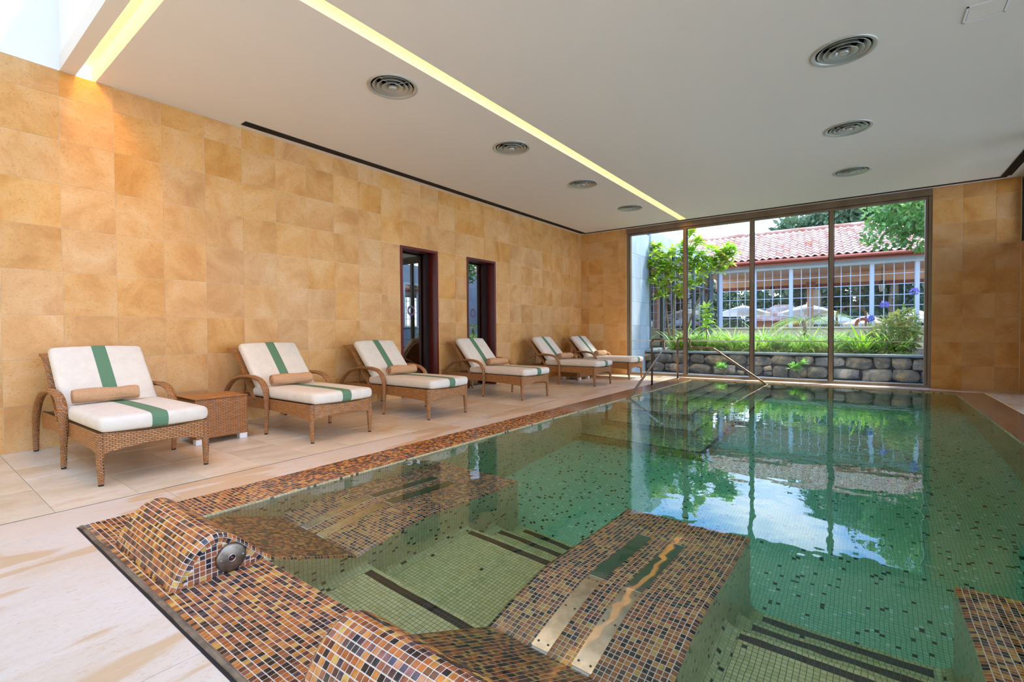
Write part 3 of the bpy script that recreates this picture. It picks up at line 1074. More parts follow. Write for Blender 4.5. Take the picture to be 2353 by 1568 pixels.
def unit_tile(m, h=0.0022):
    """a glass tile of 1 x 1 on its base, softly chamfered"""
    key = m.name
    if key not in _tile:
        c = 0.07
        vs = [(-.5, -.5, 0), (.5, -.5, 0), (.5, .5, 0), (-.5, .5, 0),
              (-.5, -.5, .6), (.5, -.5, .6), (.5, .5, .6), (-.5, .5, .6),
              (-.5 + c, -.5 + c, 1), (.5 - c, -.5 + c, 1), (.5 - c, .5 - c, 1), (-.5 + c, .5 - c, 1)]
        fs = [(0, 1, 5, 4), (1, 2, 6, 5), (2, 3, 7, 6), (3, 0, 4, 7), (4, 5, 9, 8), (5, 6, 10, 9), (6, 7, 11, 10), (7, 4, 8, 11), (8, 9, 10, 11)]
        _tile[key] = MB().add(vs, fs).mesh('mosaic_tile', m)
    return _tile[key]


class Mosaic:
    """collects square tiles over node grids; the largest in view become single objects, the rest one mesh"""

    def __init__(s, parent, mats, grout, n_single):
        s.p, s.mats, s.g, s.n = parent, mats, grout, n_single
        s.t = []       # corner arrays
        s.c = []
        s.base = MB()

    def grid(s, nodes, weights=None, forced=None, skip=None, base=True, low=0.0006):
        """nodes (nu+1, nv+1, 3) counter-clockwise seen from outside"""
        nodes = np.asarray(nodes, float)
        nu, nv = nodes.shape[0] - 1, nodes.shape[1] - 1
        a, b, c, d = nodes[:-1, :-1], nodes[1:, :-1], nodes[1:, 1:], nodes[:-1, 1:]
        q = np.stack([a, b, c, d], axis=2).reshape(-1, 4, 3)
        wv = BROWN_W if weights is None else np.asarray(weights, float)
        ci = RNG.choice(len(wv), size=len(q), p=wv / wv.sum())
        if forced is not None:
            fz = np.asarray(forced).reshape(-1)
            ci = np.where(fz >= 0, fz, ci)
        if base:
            nn = np.cross(q[:, 1] - q[:, 0], q[:, 3] - q[:, 0])
            for k in range(0, 1):
                idx = np.arange((nu + 1) * (nv + 1)).reshape(nu + 1, nv + 1)
                s.base.add(nodes.reshape(-1, 3).tolist(),
                           np.stack([idx[:-1, :-1], idx[1:, :-1], idx[1:, 1:], idx[:-1, 1:]], axis=2).reshape(-1, 4).tolist())
        if skip is not None:
            keep = ~np.asarray(skip).reshape(-1)
            q, ci = q[keep], ci[keep]
        s.t.append(q)
        s.c.append(ci)

    def finish(s, gap=0.082, h=0.0021, part='mosaic_field', single='mosaic_tile'):
        q = np.concatenate(s.t)
        ci = np.concatenate(s.c)
        ctr = q.mean(axis=1, keepdims=True)
        q = ctr + (q - ctr) * (1 - gap * 2)
        nrm = np.cross(q[:, 1] - q[:, 0], q[:, 3] - q[:, 0])
        nrm /= np.linalg.norm(nrm, axis=1, keepdims=True) + 1e-12
        # size in view
        px, py, pz = project(q.reshape(-1, 3))
        px, py = px.reshape(-1, 4), py.reshape(-1, 4)
        ar = 0.5 * np.abs((px[:, 0] - px[:, 2]) * (py[:, 1] - py[:, 3]) - (px[:, 1] - px[:, 3]) * (py[:, 0] - py[:, 2]))
        face = np.einsum('ij,ij->i', nrm, CAM - ctr[:, 0]) > 0
        inside = (px.min(1) > 0) & (px.max(1) < 2353) & (py.min(1) > 0) & (py.max(1) < 1568) & (pz.reshape(-1, 4).min(1) > 0.1)
        score = np.where(face & inside, ar, -1)
        order = np.argsort(-score)
        ns = min(s.n, int((score > 30).sum()))
        one, rest = order[:ns], order[ns:]
        for k in one:
            e1 = (q[k, 1] - q[k, 0] + q[k, 2] - q[k, 3]) / 2
            e2 = (q[k, 3] - q[k, 0] + q[k, 2] - q[k, 1]) / 2
            o = link(single, unit_tile(s.mats[ci[k]]), s.p)
            c0, n0 = ctr[k, 0], nrm[k] * h
            o.matrix_local = Matrix(((e1[0], e2[0], n0[0], c0[0]), (e1[1], e2[1], n0[1], c0[1]), (e1[2], e2[2], n0[2], c0[2]), (0, 0, 0, 1)))
        if len(rest):
            r = q[rest]
            n0 = nrm[rest][:, None, :]
            cc = ctr[rest]
            top = cc + (r - cc) * 0.86 + n0 * h
            mid = r + n0 * h * 0.6
            vs = np.concatenate([r, mid, top], axis=1).reshape(-1, 3)
            pat = np.array([(0, 1, 5, 4), (1, 2, 6, 5), (2, 3, 7, 6), (3, 0, 4, 7), (4, 5, 9, 8), (5, 6, 10, 9), (6, 7, 11, 10), (7, 4, 8, 11), (8, 9, 10, 11)])
            fs = (pat[None] + (np.arange(len(rest)) * 12)[:, None, None]).reshape(-1, 4)
            me = bpy.data.meshes.new(part)
            me.from_pydata(vs.tolist(), [], fs.tolist())
            for m in s.mats:
                me.materials.append(m)
            me.polygons.foreach_set('material_index', np.repeat(ci[rest], 9).astype(np.int32))
            me.update()
            tag(link(part, me, s.p), kind='stuff')
        s.base.build('grout', s.g, s.p)


def steps(a, b):
    return max(1, int(round(abs(b - a) / P)))


def rect(u0, u1, v0, v1, fn):
    nu, nv = steps(u0, u1), steps(v0, v1)
    return np.array([[fn(u0 + (u1 - u0) * i / nu, v0 + (v1 - v0) * j / nv) for j in range(nv + 1)] for i in range(nu + 1)])


# ------------------------------------------------------------------ pool basin
bs_ = MB()
bs_.quad((PX0, 2.9, DEEP), (PX1, 2.9, DEEP), (PX1, PY1, DEEP), (PX0, PY1, DEEP), 1)
bs_.quad((PX0, PY0, 0), (PX0, PY0, DEEP), (PX0, PY1, DEEP), (PX0, PY1, 0))
bs_.quad((PX1, PY0, DEEP), (PX1, PY0, 0), (PX1, PY1, 0), (PX1, PY1, DEEP))
bs_.quad((PX0, PY1, 0), (PX0, PY1, DEEP), (PX1, PY1, DEEP), (PX1, PY1, 0))
bs_.quad((PX0, PY0, DEEP), (PX0, PY0, 0), (PX1, PY0, 0), (PX1, PY0, DEEP))
LB = [(2.90, 3.70), (4.58, 5.30), (6.13, 6.90)]      # tiled loungers
GAPS = [(3.70, 4.58), (5.30, 6.13)]
ST = [(PY0, 1.52, -0.50), (1.52, 2.30, -0.70), (2.30, 2.60, -0.945), (2.60, 2.90, -1.19)]
for (x0, x1) in GAPS:
    for k, (y0, y1, z) in enumerate(ST):
        zn = ST[k + 1][2] if k + 1 < len(ST) else DEEP
        bs_.quad((x0, y1, zn), (x1, y1, zn), (x1, y1, z), (x0, y1, z))
basin = tag(bs_.build('pool_basin', [M['basin_mosaic'], M['floor_mosaic']]), 'deep green mosaic lined swimming pool basin', kind='structure')
# stair in the far corner, descending two ways
SZ = [-0.20, -0.45, -0.70, -0.96, -1.20]
SXF = [3.40, 3.64, 3.92, 4.18, 4.42]
SYF = [8.00, 7.30, 6.50, 5.85, 5.25]
for k in range(5):
    zb = SZ[k + 1] if k < 4 else DEEP
    mb = MB()
    mb.box(PX0, SXF[k], SYF[k], PY1, zb, SZ[k])
    mb.add([(PX0, SYF[k] + 0.002, SZ[k] + 0.0015), (SXF[k] - 0.002, SYF[k] + 0.002, SZ[k] + 0.0015), (SXF[k] - 0.05, SYF[k] + 0.05, SZ[k] + 0.0015), (PX0, SYF[k] + 0.05, SZ[k] + 0.0015),
            (SXF[k] - 0.002, PY1, SZ[k] + 0.0015), (SXF[k] - 0.05, PY1, SZ[k] + 0.0015)], [(0, 1, 2, 3), (1, 4, 5, 2)], 1)
    mb.build('step', [M['basin_mosaic'], M['nosing_mosaic']], basin)
# rounded foot between floor and lounger sides
for (x0, x1) in GAPS:
    cv = MB()
    r_ = 0.065
    for (y0, y1, z) in ST:
        for xa, sg_ in ((x0, 1), (x1, -1)):
            vs = []
            for k in range(6):
                a = math.pi / 2 * k / 5
                xx, zz = xa + sg_ * (r_ - r_ * math.cos(a)), z + 0.0015 + r_ - r_ * math.sin(a)
                vs += [(xx, y0, zz), (xx, y1, zz)]
            fs = [(2 * k, 2 * k + 1, 2 * k + 3, 2 * k + 2) for k in range(5)]
            cv.add(vs, fs if sg_ > 0 else [f[::-1] for f in fs])
    cv.build('rounded_foot', M['basin_mosaic'], basin)
# wall fittings of the basin
for (x, y, z, r) in ((PX1 - 0.004, 8.35, -0.62, 0.045), (PX1 - 0.004, 7.2, -0.62, 0.05), (PX1 - 0.004, 6.1, -0.55, 0.045), (PX1 - 0.004, 5.75, -0.5, 0.05)):
    o = MB().lathe([(0.0005, 0.02), (r * 0.6, 0.02), (r, 0.008), (r, 0)], 20).build('jet_nozzle', M['steel'], basin, True, (x, y, z))
    o.rotation_euler = (0, -math.pi / 2, 0)

# tiled floors between the loungers
mz = Mosaic(basin, CREAM, M['grout_dark'], 300)
for (x0, x1) in GAPS:
    for k, (y0, y1, z) in enumerate(ST):
        g = rect(x0, x1, y0, y1, lambda u, v: (u, v, z))
        nu, nv = g.shape[0] - 1, g.shape[1] - 1
        f = -np.ones((nu, nv), int)
        f[2:nu - 2, nv - 3:nv - 1] = 3
        if k == 0:
            f[:2, :] = np.where(RNG.random((2, nv)) < 0.06, 3, f[:2, :])
        mz.grid(g, [0.5, 0.25, 0.25, 0.004], f)
mz.finish(gap=0.05, h=0.0012, part='floor_mosaic_field', single='floor_mosaic_tile')

# tiled surround: near ledge with individual tiles, side bands
sur = tag(empty('pool_surround'), 'brown and amber glass mosaic ledge around the pool', kind='structure')
mz = Mosaic(sur, MOSAIC, M['grout'], 300)
PIL = [(2.955, 3.68), (4.58, 5.30), (6.13, 6.86)]
g = rect(TX0, TX1, TY0 + 0.007, PY0, lambda u, v: (u, v, 0.0 if v > TY0 + 0.025 else -0.002))
uc = (g[:-1, :-1, 0] + g[1:, 1:, 0]) / 2
vc = (g[:-1, :-1, 1] + g[1:, 1:, 1]) / 2
sk = np.zeros(uc.shape, bool)
for (a, b) in PIL:
    sk |= (uc > a + 0.005) & (uc < b - 0.005) & (vc > 0.66)
mz.grid(g, skip=sk)
YB = 5.2
mz.grid(rect(TX0, PX0, PY0, YB, lambda u, v: (u, v, 0.0)))
mz.grid(rect(PX1, TX1, PY0, YB, lambda u, v: (u, v, 0.0)))
mz.finish()
fb = MB()
fb.quad((TX0, YB, 0), (PX0, YB, 0), (PX0, PY1, 0), (TX0, PY1, 0))
fb.quad((PX1, YB, 0), (TX1, YB, 0), (TX1, PY1, 0), (PX1, PY1, 0))
fb.quad((TX0, PY1, 0), (TX1, PY1, 0), (TX1, TY1, 0), (TX0, TY1, 0))
fb.build('far_band', M['band_mosaic'], sur)

# ------------------------------------------------------------------ tiled hydro loungers in the pool
PROF = [(0.645, 0.0), (0.660, 0.035), (0.678, 0.070), (0.704, 0.110), (0.742, 0.147), (0.780, 0.168), (0.818, 0.174), (0.860, 0.158), (0.922, 0.107), (0.985, 0.042),
        (1.06, -0.028), (1.20, -0.146), (1.34, -0.264), (1.465, -0.370)]
PROF2 = [(1.465, -0.370), (1.55, -0.343), (1.66, -0.310), (1.79, -0.277), (1.93, -0.258), (2.10, -0.278), (2.35, -0.318), (2.60, -0.350), (2.87, -0.372)]


def resample(pts, step):
    pts = np.array(pts)
    # smooth by Catmull-Rom then walk at the tile pitch
    out = []
    for i in range(len(pts) - 1):
        p0, p1, p2, p3 = pts[max(i - 1, 0)], pts[i], pts[i + 1], pts[min(i + 2, len(pts) - 1)]
        for t in np.linspace(0, 1, 20, endpoint=False):
            out.append(0.5 * ((2 * p1) + (-p0 + p2) * t + (2 * p0 - 5 * p1 + 4 * p2 - p3) * t * t + (-p0 + 3 * p1 - 3 * p2 + p3) * t ** 3))
    out.append(pts[-1])
    out = np.array(out)
    s = np.r_[0, np.cumsum(np.linalg.norm(np.diff(out, axis=0), axis=1))]
    n = int(round(s[-1] / step))
    ss = np.linspace(0, s[-1], n + 1)
    return np.stack([np.interp(ss, s, out[:, 0]), np.interp(ss, s, out[:, 1])], axis=1)


PR = np.concatenate([resample(PROF, P), resample(PROF2, P)[1:]])
NPR = np.gradient(PR, axis=0)
NPR = np.stack([-NPR[:, 1], NPR[:, 0]], axis=1)
NPR /= np.linalg.norm(NPR, axis=1, keepdims=True)
llab = ['brown mosaic tiled pool lounger in the basin corner closest to the wicker loungers',
        'brown mosaic tiled pool lounger in the middle, standing free between two underwater gaps',
        'brown mosaic tiled pool lounger by the far side wall of the basin']
STRIPS = [[(3.125, 3.200), (3.295, 3.380)], [(4.79, 4.865), (4.965, 5.045)], [(6.33, 6.405), (6.505, 6.585)]]
for n, (x0, x1) in enumerate(LB):
    th = empty('tiled_pool_lounger', ((x0 + x1) / 2, 0.645, 0.0))
    tag(th, llab[n], 'pool lounger', 'tiled loungers in the pool')
    ox, oy = (x0 + x1) / 2, 0.645
    th.location = (0, 0, 0)
    hp0, hp1 = PIL[n]
    rr = 0.020
    # body: solid core, smooth cross-section with rounded edges; the head part is a little narrower
    K = len(PR)

    def wx(k):
        t = min(max((PR[k, 0] - 1.0) / 0.12, 0), 1)
        return hp0 + (x0 - hp0) * t, hp1 + (x1 - hp1) * t
    mzl = Mosaic(th, MOSAIC, M['grout'], 300)
    nt_ = steps(hp0, hp1)
    nodes = np.zeros((nt_ + 1, K, 3))
    for k in range(K):
        a, b = wx(k)
        for i in range(nt_ + 1):
            xx = a + (b - a) * i / nt_
            # rounded shoulder on the free edges
            dl, dr = xx - a, b - xx
            drop = 0.0
            if n != 0 and dl < rr:
                drop = rr - math.sqrt(max(rr * rr - (rr - dl) ** 2, 0))
            if n != 2 and dr < rr:
                drop = rr - math.sqrt(max(rr * rr - (rr - dr) ** 2, 0))
            drop *= 0.7
            nodes[i, k] = (xx, PR[k, 0] - NPR[k, 0] * drop, PR[k, 1] - NPR[k, 1] * drop)
    # tiles left out under the steel strips
    um = (nodes[:-1, :-1, 0] + nodes[1:, 1:, 0]) / 2
    vm_ = (nodes[:-1, :-1, 1] + nodes[1:, 1:, 1]) / 2
    sk = np.zeros(um.shape, bool)
    for (a, b) in STRIPS[n]:
        sk |= (um > a) & (um < b) & (vm_ > 1.47) & (vm_ < 2.54)
    mzl.grid(nodes, skip=sk)
    # sides of the head roll above the water, outlined tiles then a square field
    for side in (0, 1):
        if (n == 0 and side == 0) or (n == 2 and side == 1):
            pass
        ks = [k for k in range(K) if PR[k, 0] < 1.05]
        xs_ = wx(0)[side]
        sg_ = -1 if side == 0 else 1
        # rim course following the outline
        ring = np.zeros((len(ks), 2, 3))
        for i, k in enumerate(ks):
            inn = PR[k] - NPR[k] * (0.014 + P)
            o2 = PR[k] - NPR[k] * 0.014
            if inn[1] < 0.001:
                inn[1] = 0.001
            ring[i, 0] = (xs_, o2[0], max(o2[1], 0.0))
            ring[i, 1] = (xs_ - sg_ * 0.002, inn[0], inn[1])
        if side == 0:
            ring = ring[:, ::-1]
        mzl.grid(ring, base=False)
        # square field inside the rim
        poly = np.array([PR[k] - NPR[k] * (0.014 + P) for k in ks])
        ytop = poly[:, 0]
        ztop = poly[:, 1]
        cells_ = []
        for yy in np.arange(0.66, 1.03, P):
            zt = np.interp([yy, yy + P], ytop, ztop)
            for zz in np.arange(0.0, 0.17, P):
                if max(zt) < zz + 0.005:
                    continue
                q_ = [(xs_ - sg_ * 0.004, yy, zz), (xs_ - sg_ * 0.004, yy + P, zz), (xs_ - sg_ * 0.004, yy + P, min(zz + P, max(zt[1], zz + .0008))), (xs_ - sg_ * 0.004, yy, min(zz + P, max(zt[0], zz + .0008)))]
                if side == 0:
                    q_ = [q_[1], q_[0], q_[3], q_[2]]
                cells_.append(q_)
        if cells_:
            mzl.t.append(np.array(cells_))
            mzl.c.append(RNG.choice(8, size=len(cells_), p=BROWN_W / BROWN_W.sum()))
    mzl.finish()
    # solid sides and foot below the water, plain pool mosaic
    bd = MB()
    ks = list(range(K))
    for side in (0, 1):
        vs, fs = [], []
        for k in ks:
            a, b = wx(k)
            xx = a if side == 0 else b
            dy = 0.010
            if PR[k, 0] < 1.0:
                continue
            zb = DEEP
            vs += [(xx, PR[k, 0] - NPR[k, 0] * dy, PR[k, 1] - NPR[k, 1] * dy), (xx, PR[k, 0] - NPR[k, 0] * dy, zb)]
        for i in range(len(vs) // 2 - 1):
            f_ = (2 * i, 2 * i + 1, 2 * i + 3, 2 * i + 2)
            fs.append(f_ if side == 0 else f_[::-1])
        bd.add(vs, fs)
    a, b = wx(K - 1)
    bd.quad((a, 2.87, PR[-1, 1]), (b, 2.87, PR[-1, 1]), (b, 2.87, DEEP), (a, 2.87, DEEP))
    bd.build('plinth', M['basin_mosaic'], th)
    hd_ = MB()
    for side in (0, 1):
        sg_ = -1 if side == 0 else 1
        kk = [k for k in range(K) if PR[k, 0] <= 1.03]
        vs = []
        for k in kk:
            xx = wx(0)[side] - sg_ * 0.0045
            vs += [(xx, PR[k, 0] - NPR[k, 0] * 0.008, max(PR[k, 1] - NPR[k, 1] * 0.008, -0.02)), (xx, PR[k, 0] - NPR[k, 0] * 0.008, -0.02)]
        fs = [(2 * i, 2 * i + 1, 2 * i + 3, 2 * i + 2) for i in range(len(kk) - 1)]
        hd_.add(vs, fs if side == 0 else [f[::-1] for f in fs])
    hd_.build('head_roll_core', M['grout'], th)
    # steel air strips, two lengths each, bent over the knee
    for (a, b) in STRIPS[n]:
        for (ya, yb_) in ((1.475, 1.940), (1.948, 2.54)):
            kk = [k for k in range(K) if ya - 0.02 <= PR[k, 0] <= yb_ + 0.02]
            yy = np.linspace(ya, yb_, 14)
            zz = np.interp(yy, PR[:, 0], PR[:, 1])
            mb = MB()
            vs = []
            for y_, z_ in zip(yy, zz):
                vs += [(a, y_, z_ - 0.006), (a, y_, z_ + 0.0045), (b, y_, z_ + 0.0045), (b, y_, z_ - 0.006)]
            fs = [(4 * i + j, 4 * i + j + 1, 4 * i + j + 5, 4 * i + j + 4) for i in range(13) for j in range(3)] + [(0, 3, 2, 1), (52, 53, 54, 55)]
            mb.add(vs, [f[::-1] for f in fs])
            sp_ = mb.build('steel_strip', M['steel'], th)
            sc_ = MB()
            for f_ in (0.06, 0.5, 0.94):
                for xx in (a + 0.016, b - 0.016):
                    y_ = ya + (yb_ - ya) * f_
                    z_ = float(np.interp(y_, PR[:, 0], PR[:, 1])) + 0.0045
                    sc_.lathe([(0.0005, 0.0018), (0.005, 0.0012), (0.0055, 0)], 10, (xx, y_, z_))
            sc_.build('screw', M['steel_rail'], sp_)
    # metal disc with a red lens on the free end of the head roll
    for side in (0, 1):
        if n == 0 and side == 0:
            continue
        if n == 2 and side == 1:
            continue
        xs_ = wx(0)[side]
        dk = MB().lathe([(0.0005, 0.010), (0.052, 0.010), (0.058, 0.007), (0.060, 0.0), (0.0005, 0.0)], 40).build('metal_disc', M['steel_disk'], th, True)
        sg_ = -1 if side == 0 else 1
        dk.location = (xs_ + sg_ * 0.001, 0.862, 0.062)
        dk.rotation_euler = (0, sg_ * math.pi / 2, 0)
        MB().lathe([(0.0005, 0.018), (0.006, 0.0165), (0.011, 0.011), (0.0125, 0.0095)], 20).build('red_lens', M['jewel'], dk, True)
        MB().lathe([(0.0125, 0.0095), (0.0125, 0.0125), (0.0165, 0.0125), (0.0165, 0.0095)], 24).build('lens_ring', M['steel'], dk, True)
        s2 = MB()
        for sy in (-1, 1):
            s2.lathe([(0.0005, 0.0125), (0.004, 0.012), (0.005, 0.0095)], 12, (0.0, sy * 0.043, 0.0))
        s2.build('screw', M['steel'], dk)

# water
wb = MB()
nxw, nyw = 2, 2
wb.box(PX0 - 0.02, PX1 + 0.02, PY0 - 0.02, PY1 + 0.02, DEEP - 0.05, ZW)
tag(wb.build('pool_water', M['pool_water']), 'clear green pool water with a calm mirror surface', kind='structure')

# ------------------------------------------------------------------ handrails


def fillet(pts, r, n=5):
    pts = [Vector(p) for p in pts]
    o = [pts[0]]
    for i in range(1, len(pts) - 1):
        a, b, c = pts[i - 1], pts[i], pts[i + 1]
        d1, d2 = (a - b), (c - b)
        q = min(r, d1.length * 0.45, d2.length * 0.45)
        p1, p2 = b + d1.normalized() * q, b + d2.normalized() * q
        for k in range(n + 1):
            t = k / n
            o.append(p1 * (1 - t) ** 2 + b * 2 * t * (1 - t) + p2 * t * t)
    o.append(pts[-1])
    return o


def handrail(pts, label):
    base = Vector(pts[0])
    e = empty('handrail', base)
    tag(e, label, 'handrail', 'handrails of the pool stair')
    path = fillet([Vector(p) - base for p in pts], 0.05)
    MB().tube(path, 0.0185, 12).build('rail', M['steel_rail'], e, True)
    MB().lathe([(0.0005, 0.006), (0.036, 0.006), (0.040, 0.0)], 24).build('floor_flange', M['steel_rail'], e, True)
    q = Vector(pts[-1]) - base
    MB().lathe([(0.0005, 0.01), (0.036, 0.01), (0.040, 0.0)], 24, (q.x, q.y, q.z - 0.01)).build('step_flange', M['steel_rail'], e, True)


handrail([(2.63, 8.50, 0.0), (2.63, 8.50, 0.845), (2.86, 8.50, 0.845), (2.86, 8.50, 0.66), (2.86, 8.38, 0.64), (2.93, 6.66, -0.05), (2.95, 5.95, -0.33), (2.95, 5.95, -0.96)],
         'steel handrail sloping into the pool along the lounger side of the stair')
handrail([(2.60, 10.06, 0.0), (2.60, 10.06, 0.845), (2.855, 10.06, 0.845), (2.855, 10.06, 0.66), (3.30, 10.06, 0.655), (4.29, 9.98, -0.02), (4.36, 9.97, -0.07), (4.36, 9.97, -1.2)],
         'steel handrail stepping down along the garden window side of the stair')

# ------------------------------------------------------------------ wicker loungers


def cushion(L_, W_, T_, r, bow, puff):
    """rounded cushion, length along x (0..L), centred in y; front edge bowed; returns verts, faces and stripe faces"""
    def axis(h, n, extra=()):
        c = list(np.linspace(-(h - r), h - r, n))
        e = [math.sin(t) * r for t in (0.45, 0.9, 1.3)] + [r]
        return sorted(set([round(v, 5) for v in c] + [round(h - r + v, 5) for v in e] + [round(-(h - r) - v, 5) for v in e] + list(extra)))
    ax = axis(L_ / 2, 12)
    ay = axis(W_ / 2, 9, (-0.048, 0.048))
    az = [-T_ / 2, -T_ / 2 + r * 0.3, -T_ / 2 + r * 0.7, 0, T_ / 2 - r * 0.7, T_ / 2 - r * 0.3, T_ / 2]

    def shape(x, y, z):
        qx = max(min(x, L_ / 2 - r), -(L_ / 2 - r))
        qy = max(min(y, W_ / 2 - r), -(W_ / 2 - r))
        qz = max(min(z, T_ / 2 - r), -(T_ / 2 - r))
        d = Vector((x - qx, y - qy, z - qz))
        if d.length > 1e-9:
            d.normalize()
        p = Vector((qx, qy, qz)) + d * r
        fx = 1 - (2 * p.x / L_) ** 2
        fy = 1 - (2 * p.y / W_) ** 2
        p.z += puff * max(fx, 0) ** .5 * max(fy, 0) ** .5 * (1 if z > 0 else -0.2)
        p.x += bow * fy * (0.5 + p.x / L_)
        p.x += L_ / 2
        return p
    mb, st = MB(), MB()

    def sheet(us, vs, fn, flip):
        idx = len(mb.v)
        for u in us:
            for v in vs:
                mb.v.append(tuple(shape(*fn(u, v))))
        nv = len(vs)
        for i in range(len(us) - 1):
            for j in range(nv - 1):
                f = (idx + i * nv + j, idx + (i + 1) * nv + j, idx + (i + 1) * nv + j + 1, idx + i * nv + j + 1)
                f = f[::-1] if flip else f
                mb.f.append(f)
                mb.m.append(0)
                ymid = sum(mb.v[q][1] for q in f) / 4
                if abs(ymid) < 0.0479 and abs(mb.v[f[0]][1] - mb.v[f[2]][1]) < 0.2:
                    P4 = [Vector(mb.v[q]) for q in f]
                    nn = (P4[1] - P4[0]).cross(P4[3] - P4[0])
                    if nn.length > 1e-12:
                        nn.normalize()
                    st.add([p + nn * 0.0015 for p in P4], [(0, 1, 2, 3)])
    sheet(ax, ay, lambda u, v: (u, v, T_ / 2), False)
    sheet(ax, ay, lambda u, v: (u, v, -T_ / 2), True)
    sheet(ay, az, lambda u, v: (L_ / 2, u, v), False)
    sheet(ay, az, lambda u, v: (-L_ / 2, u, v), True)
    sheet(ax, az, lambda u, v: (u, W_ / 2, v), True)
    sheet(ax, az, lambda u, v: (u, -W_ / 2, v), False)
    return mb, st


def make_lounger():
    e = empty('wicker_lounger')
    hw = 0.325
    # apron: woven skirt, sides sag gently, front arched
    def skirt(path, name, zt, zb, th=0.016):
        mb = MB()
        k = len(path)
        vs = []
        for i, (x, y) in enumerate(path):
            a = Vector(path[max(i - 1, 0)])
            b = Vector(path[min(i + 1, k - 1)])
            d = (b - a).normalized()
            nn = Vector((d.y, -d.x))
            t = i / (k - 1)
            for q, z in ((0, zb(t)), (0, zt(t)), (-th, zt(t)), (-th, zb(t))):
                vs.append((x + nn.x * q, y + nn.y * q, z))
        fs = []
        for i in range(k - 1):
            for j in range(4):
                j2 = (j + 1) % 4
                fs.append((4 * i + j, 4 * i + 4 + j, 4 * i + 4 + j2, 4 * i + j2))
        fs += [(0, 1, 2, 3), (4 * k - 1, 4 * k - 2, 4 * k - 3, 4 * k - 4)]
        mb.add(vs, fs)
        o = mb.build(name, M['wicker'], e)
        return autosmooth(o, 50)
    n = 14
    front = [(1.735 + 0.035 * math.sin(math.pi * i / n), -hw + 2 * hw * i / n) for i in range(n + 1)]
    skirt(front, 'front_apron', lambda t: 0.350 - 0.012 * math.sin(math.pi * t), lambda t: 0.205 + 0.045 * math.sin(math.pi * t) ** 0.8)
    sp = [(1.735 - 1.60 * i / n, hw) for i in range(n + 1)]
    skirt(sp, 'side_apron', lambda t: 0.350, lambda t: 0.205 + 0.035 * math.sin(math.pi * min(t * 1.0, 1)) ** 0.7)
    sp = [(0.135 + 1.60 * i / n, -hw) for i in range(n + 1)]
    skirt(sp, 'side_apron', lambda t: 0.350, lambda t: 0.205 + 0.035 * math.sin(math.pi * t) ** 0.7)
    MB().bbox(0.12, 0.15, -hw, hw, 0.24, 0.345, 0.006).build('rear_rail', M['wicker'], e)
    MB().bbox(0.62, 1.73, -hw + 0.012, hw - 0.012, 0.315, 0.346, 0.004).build('seat_deck', M['wicker_fine'], e)
    for sgn in (-1, 1):
        mb = MB().tube([(1.722, sgn * (hw - 0.012), 0.345), (1.724, sgn * (hw - 0.012), 0.20), (1.728, sgn * (hw - 0.012), 0.012)], [0.026, 0.025, 0.0165], 10)
        lg = autosmooth(mb.build('leg', M['wicker_fine'], e))
        MB().lathe([(0.0005, 0), (0.0155, 0), (0.0155, 0.013), (0.0005, 0.013)], 12, (1.728, sgn * (hw - 0.012), 0)).build('foot_cap', M['rubber'], lg)
        ya = sgn * (hw + 0.028)
        pth = [(0.045, ya, 0.012), (0.047, ya, 0.14), (0.062, ya, 0.26), (0.11, ya, 0.36), (0.19, ya, 0.44), (0.31, ya, 0.51), (0.46, ya, 0.548), (0.62, ya, 0.560), (0.76, ya, 0.558), (0.87, ya, 0.538), (0.945, ya, 0.495), (0.985, ya, 0.43), (0.998, ya, 0.34), (0.992, ya, 0.2), (0.975, ya, 0.012)]
        rr_ = [0.020, 0.022, 0.025, 0.027, 0.028, 0.029, 0.030, 0.030, 0.030, 0.031, 0.031, 0.030, 0.028, 0.025, 0.018]
        pp = fillet(pth, 0.03, 2)
        rr_ = [v * 0.88 for v in rr_]
        rl = [np.interp(i / (len(pp) - 1), np.linspace(0, 1, len(rr_)), rr_) for i in range(len(pp))]
        ar = autosmooth(MB().tube(pp, [float(v) for v in rl], 12, sq=(1.15, 0.78)).build('arm', M['wicker_fine'], e))
        fc = MB()
        fc.lathe([(0.0005, 0), (0.017, 0), (0.017, 0.013), (0.0005, 0.013)], 12, (0.045, ya, 0))
        fc.build('foot_cap', M['rubber'], ar)
        fc = MB()
        fc.lathe([(0.0005, 0), (0.016, 0), (0.016, 0.013), (0.0005, 0.013)], 12, (0.975, ya, 0))
        fc.build('foot_cap', M['rubber'], ar)
    # curved wicker back panel
    bp = resample([(0.70, 0.335), (0.60, 0.435), (0.50, 0.55), (0.41, 0.67), (0.325, 0.77), (0.235, 0.828), (0.13, 0.848)], 0.05)
    mb = MB()
    vs = []
    for (x, z) in bp:
        for y_ in (-0.335, 0.335):
            vs.append((x, y_, z))
    k = len(bp)
    nrm = np.gradient(bp, axis=0)
    nrm = np.stack([-nrm[:, 1], nrm[:, 0]], 1)
    nrm /= np.linalg.norm(nrm, axis=1, keepdims=True)
    vs = []
    for i in range(k):
        o_ = bp[i] + nrm[i] * 0.024
        vs += [(bp[i][0], -0.335, bp[i][1]), (bp[i][0], 0.335, bp[i][1]), (o_[0], 0.335, o_[1]), (o_[0], -0.335, o_[1])]
    fs = []
    for i in range(k - 1):
        for j in range(4):
            j2 = (j + 1) % 4
            fs.append((4 * i + j, 4 * i + j2, 4 * i + 4 + j2, 4 * i + 4 + j))
    fs += [(3, 2, 1, 0), (4 * k - 4, 4 * k - 3, 4 * k - 2, 4 * k - 1)]
    mb.add(vs, fs)
    autosmooth(mb.build('backrest', M['wicker'], e), 50)
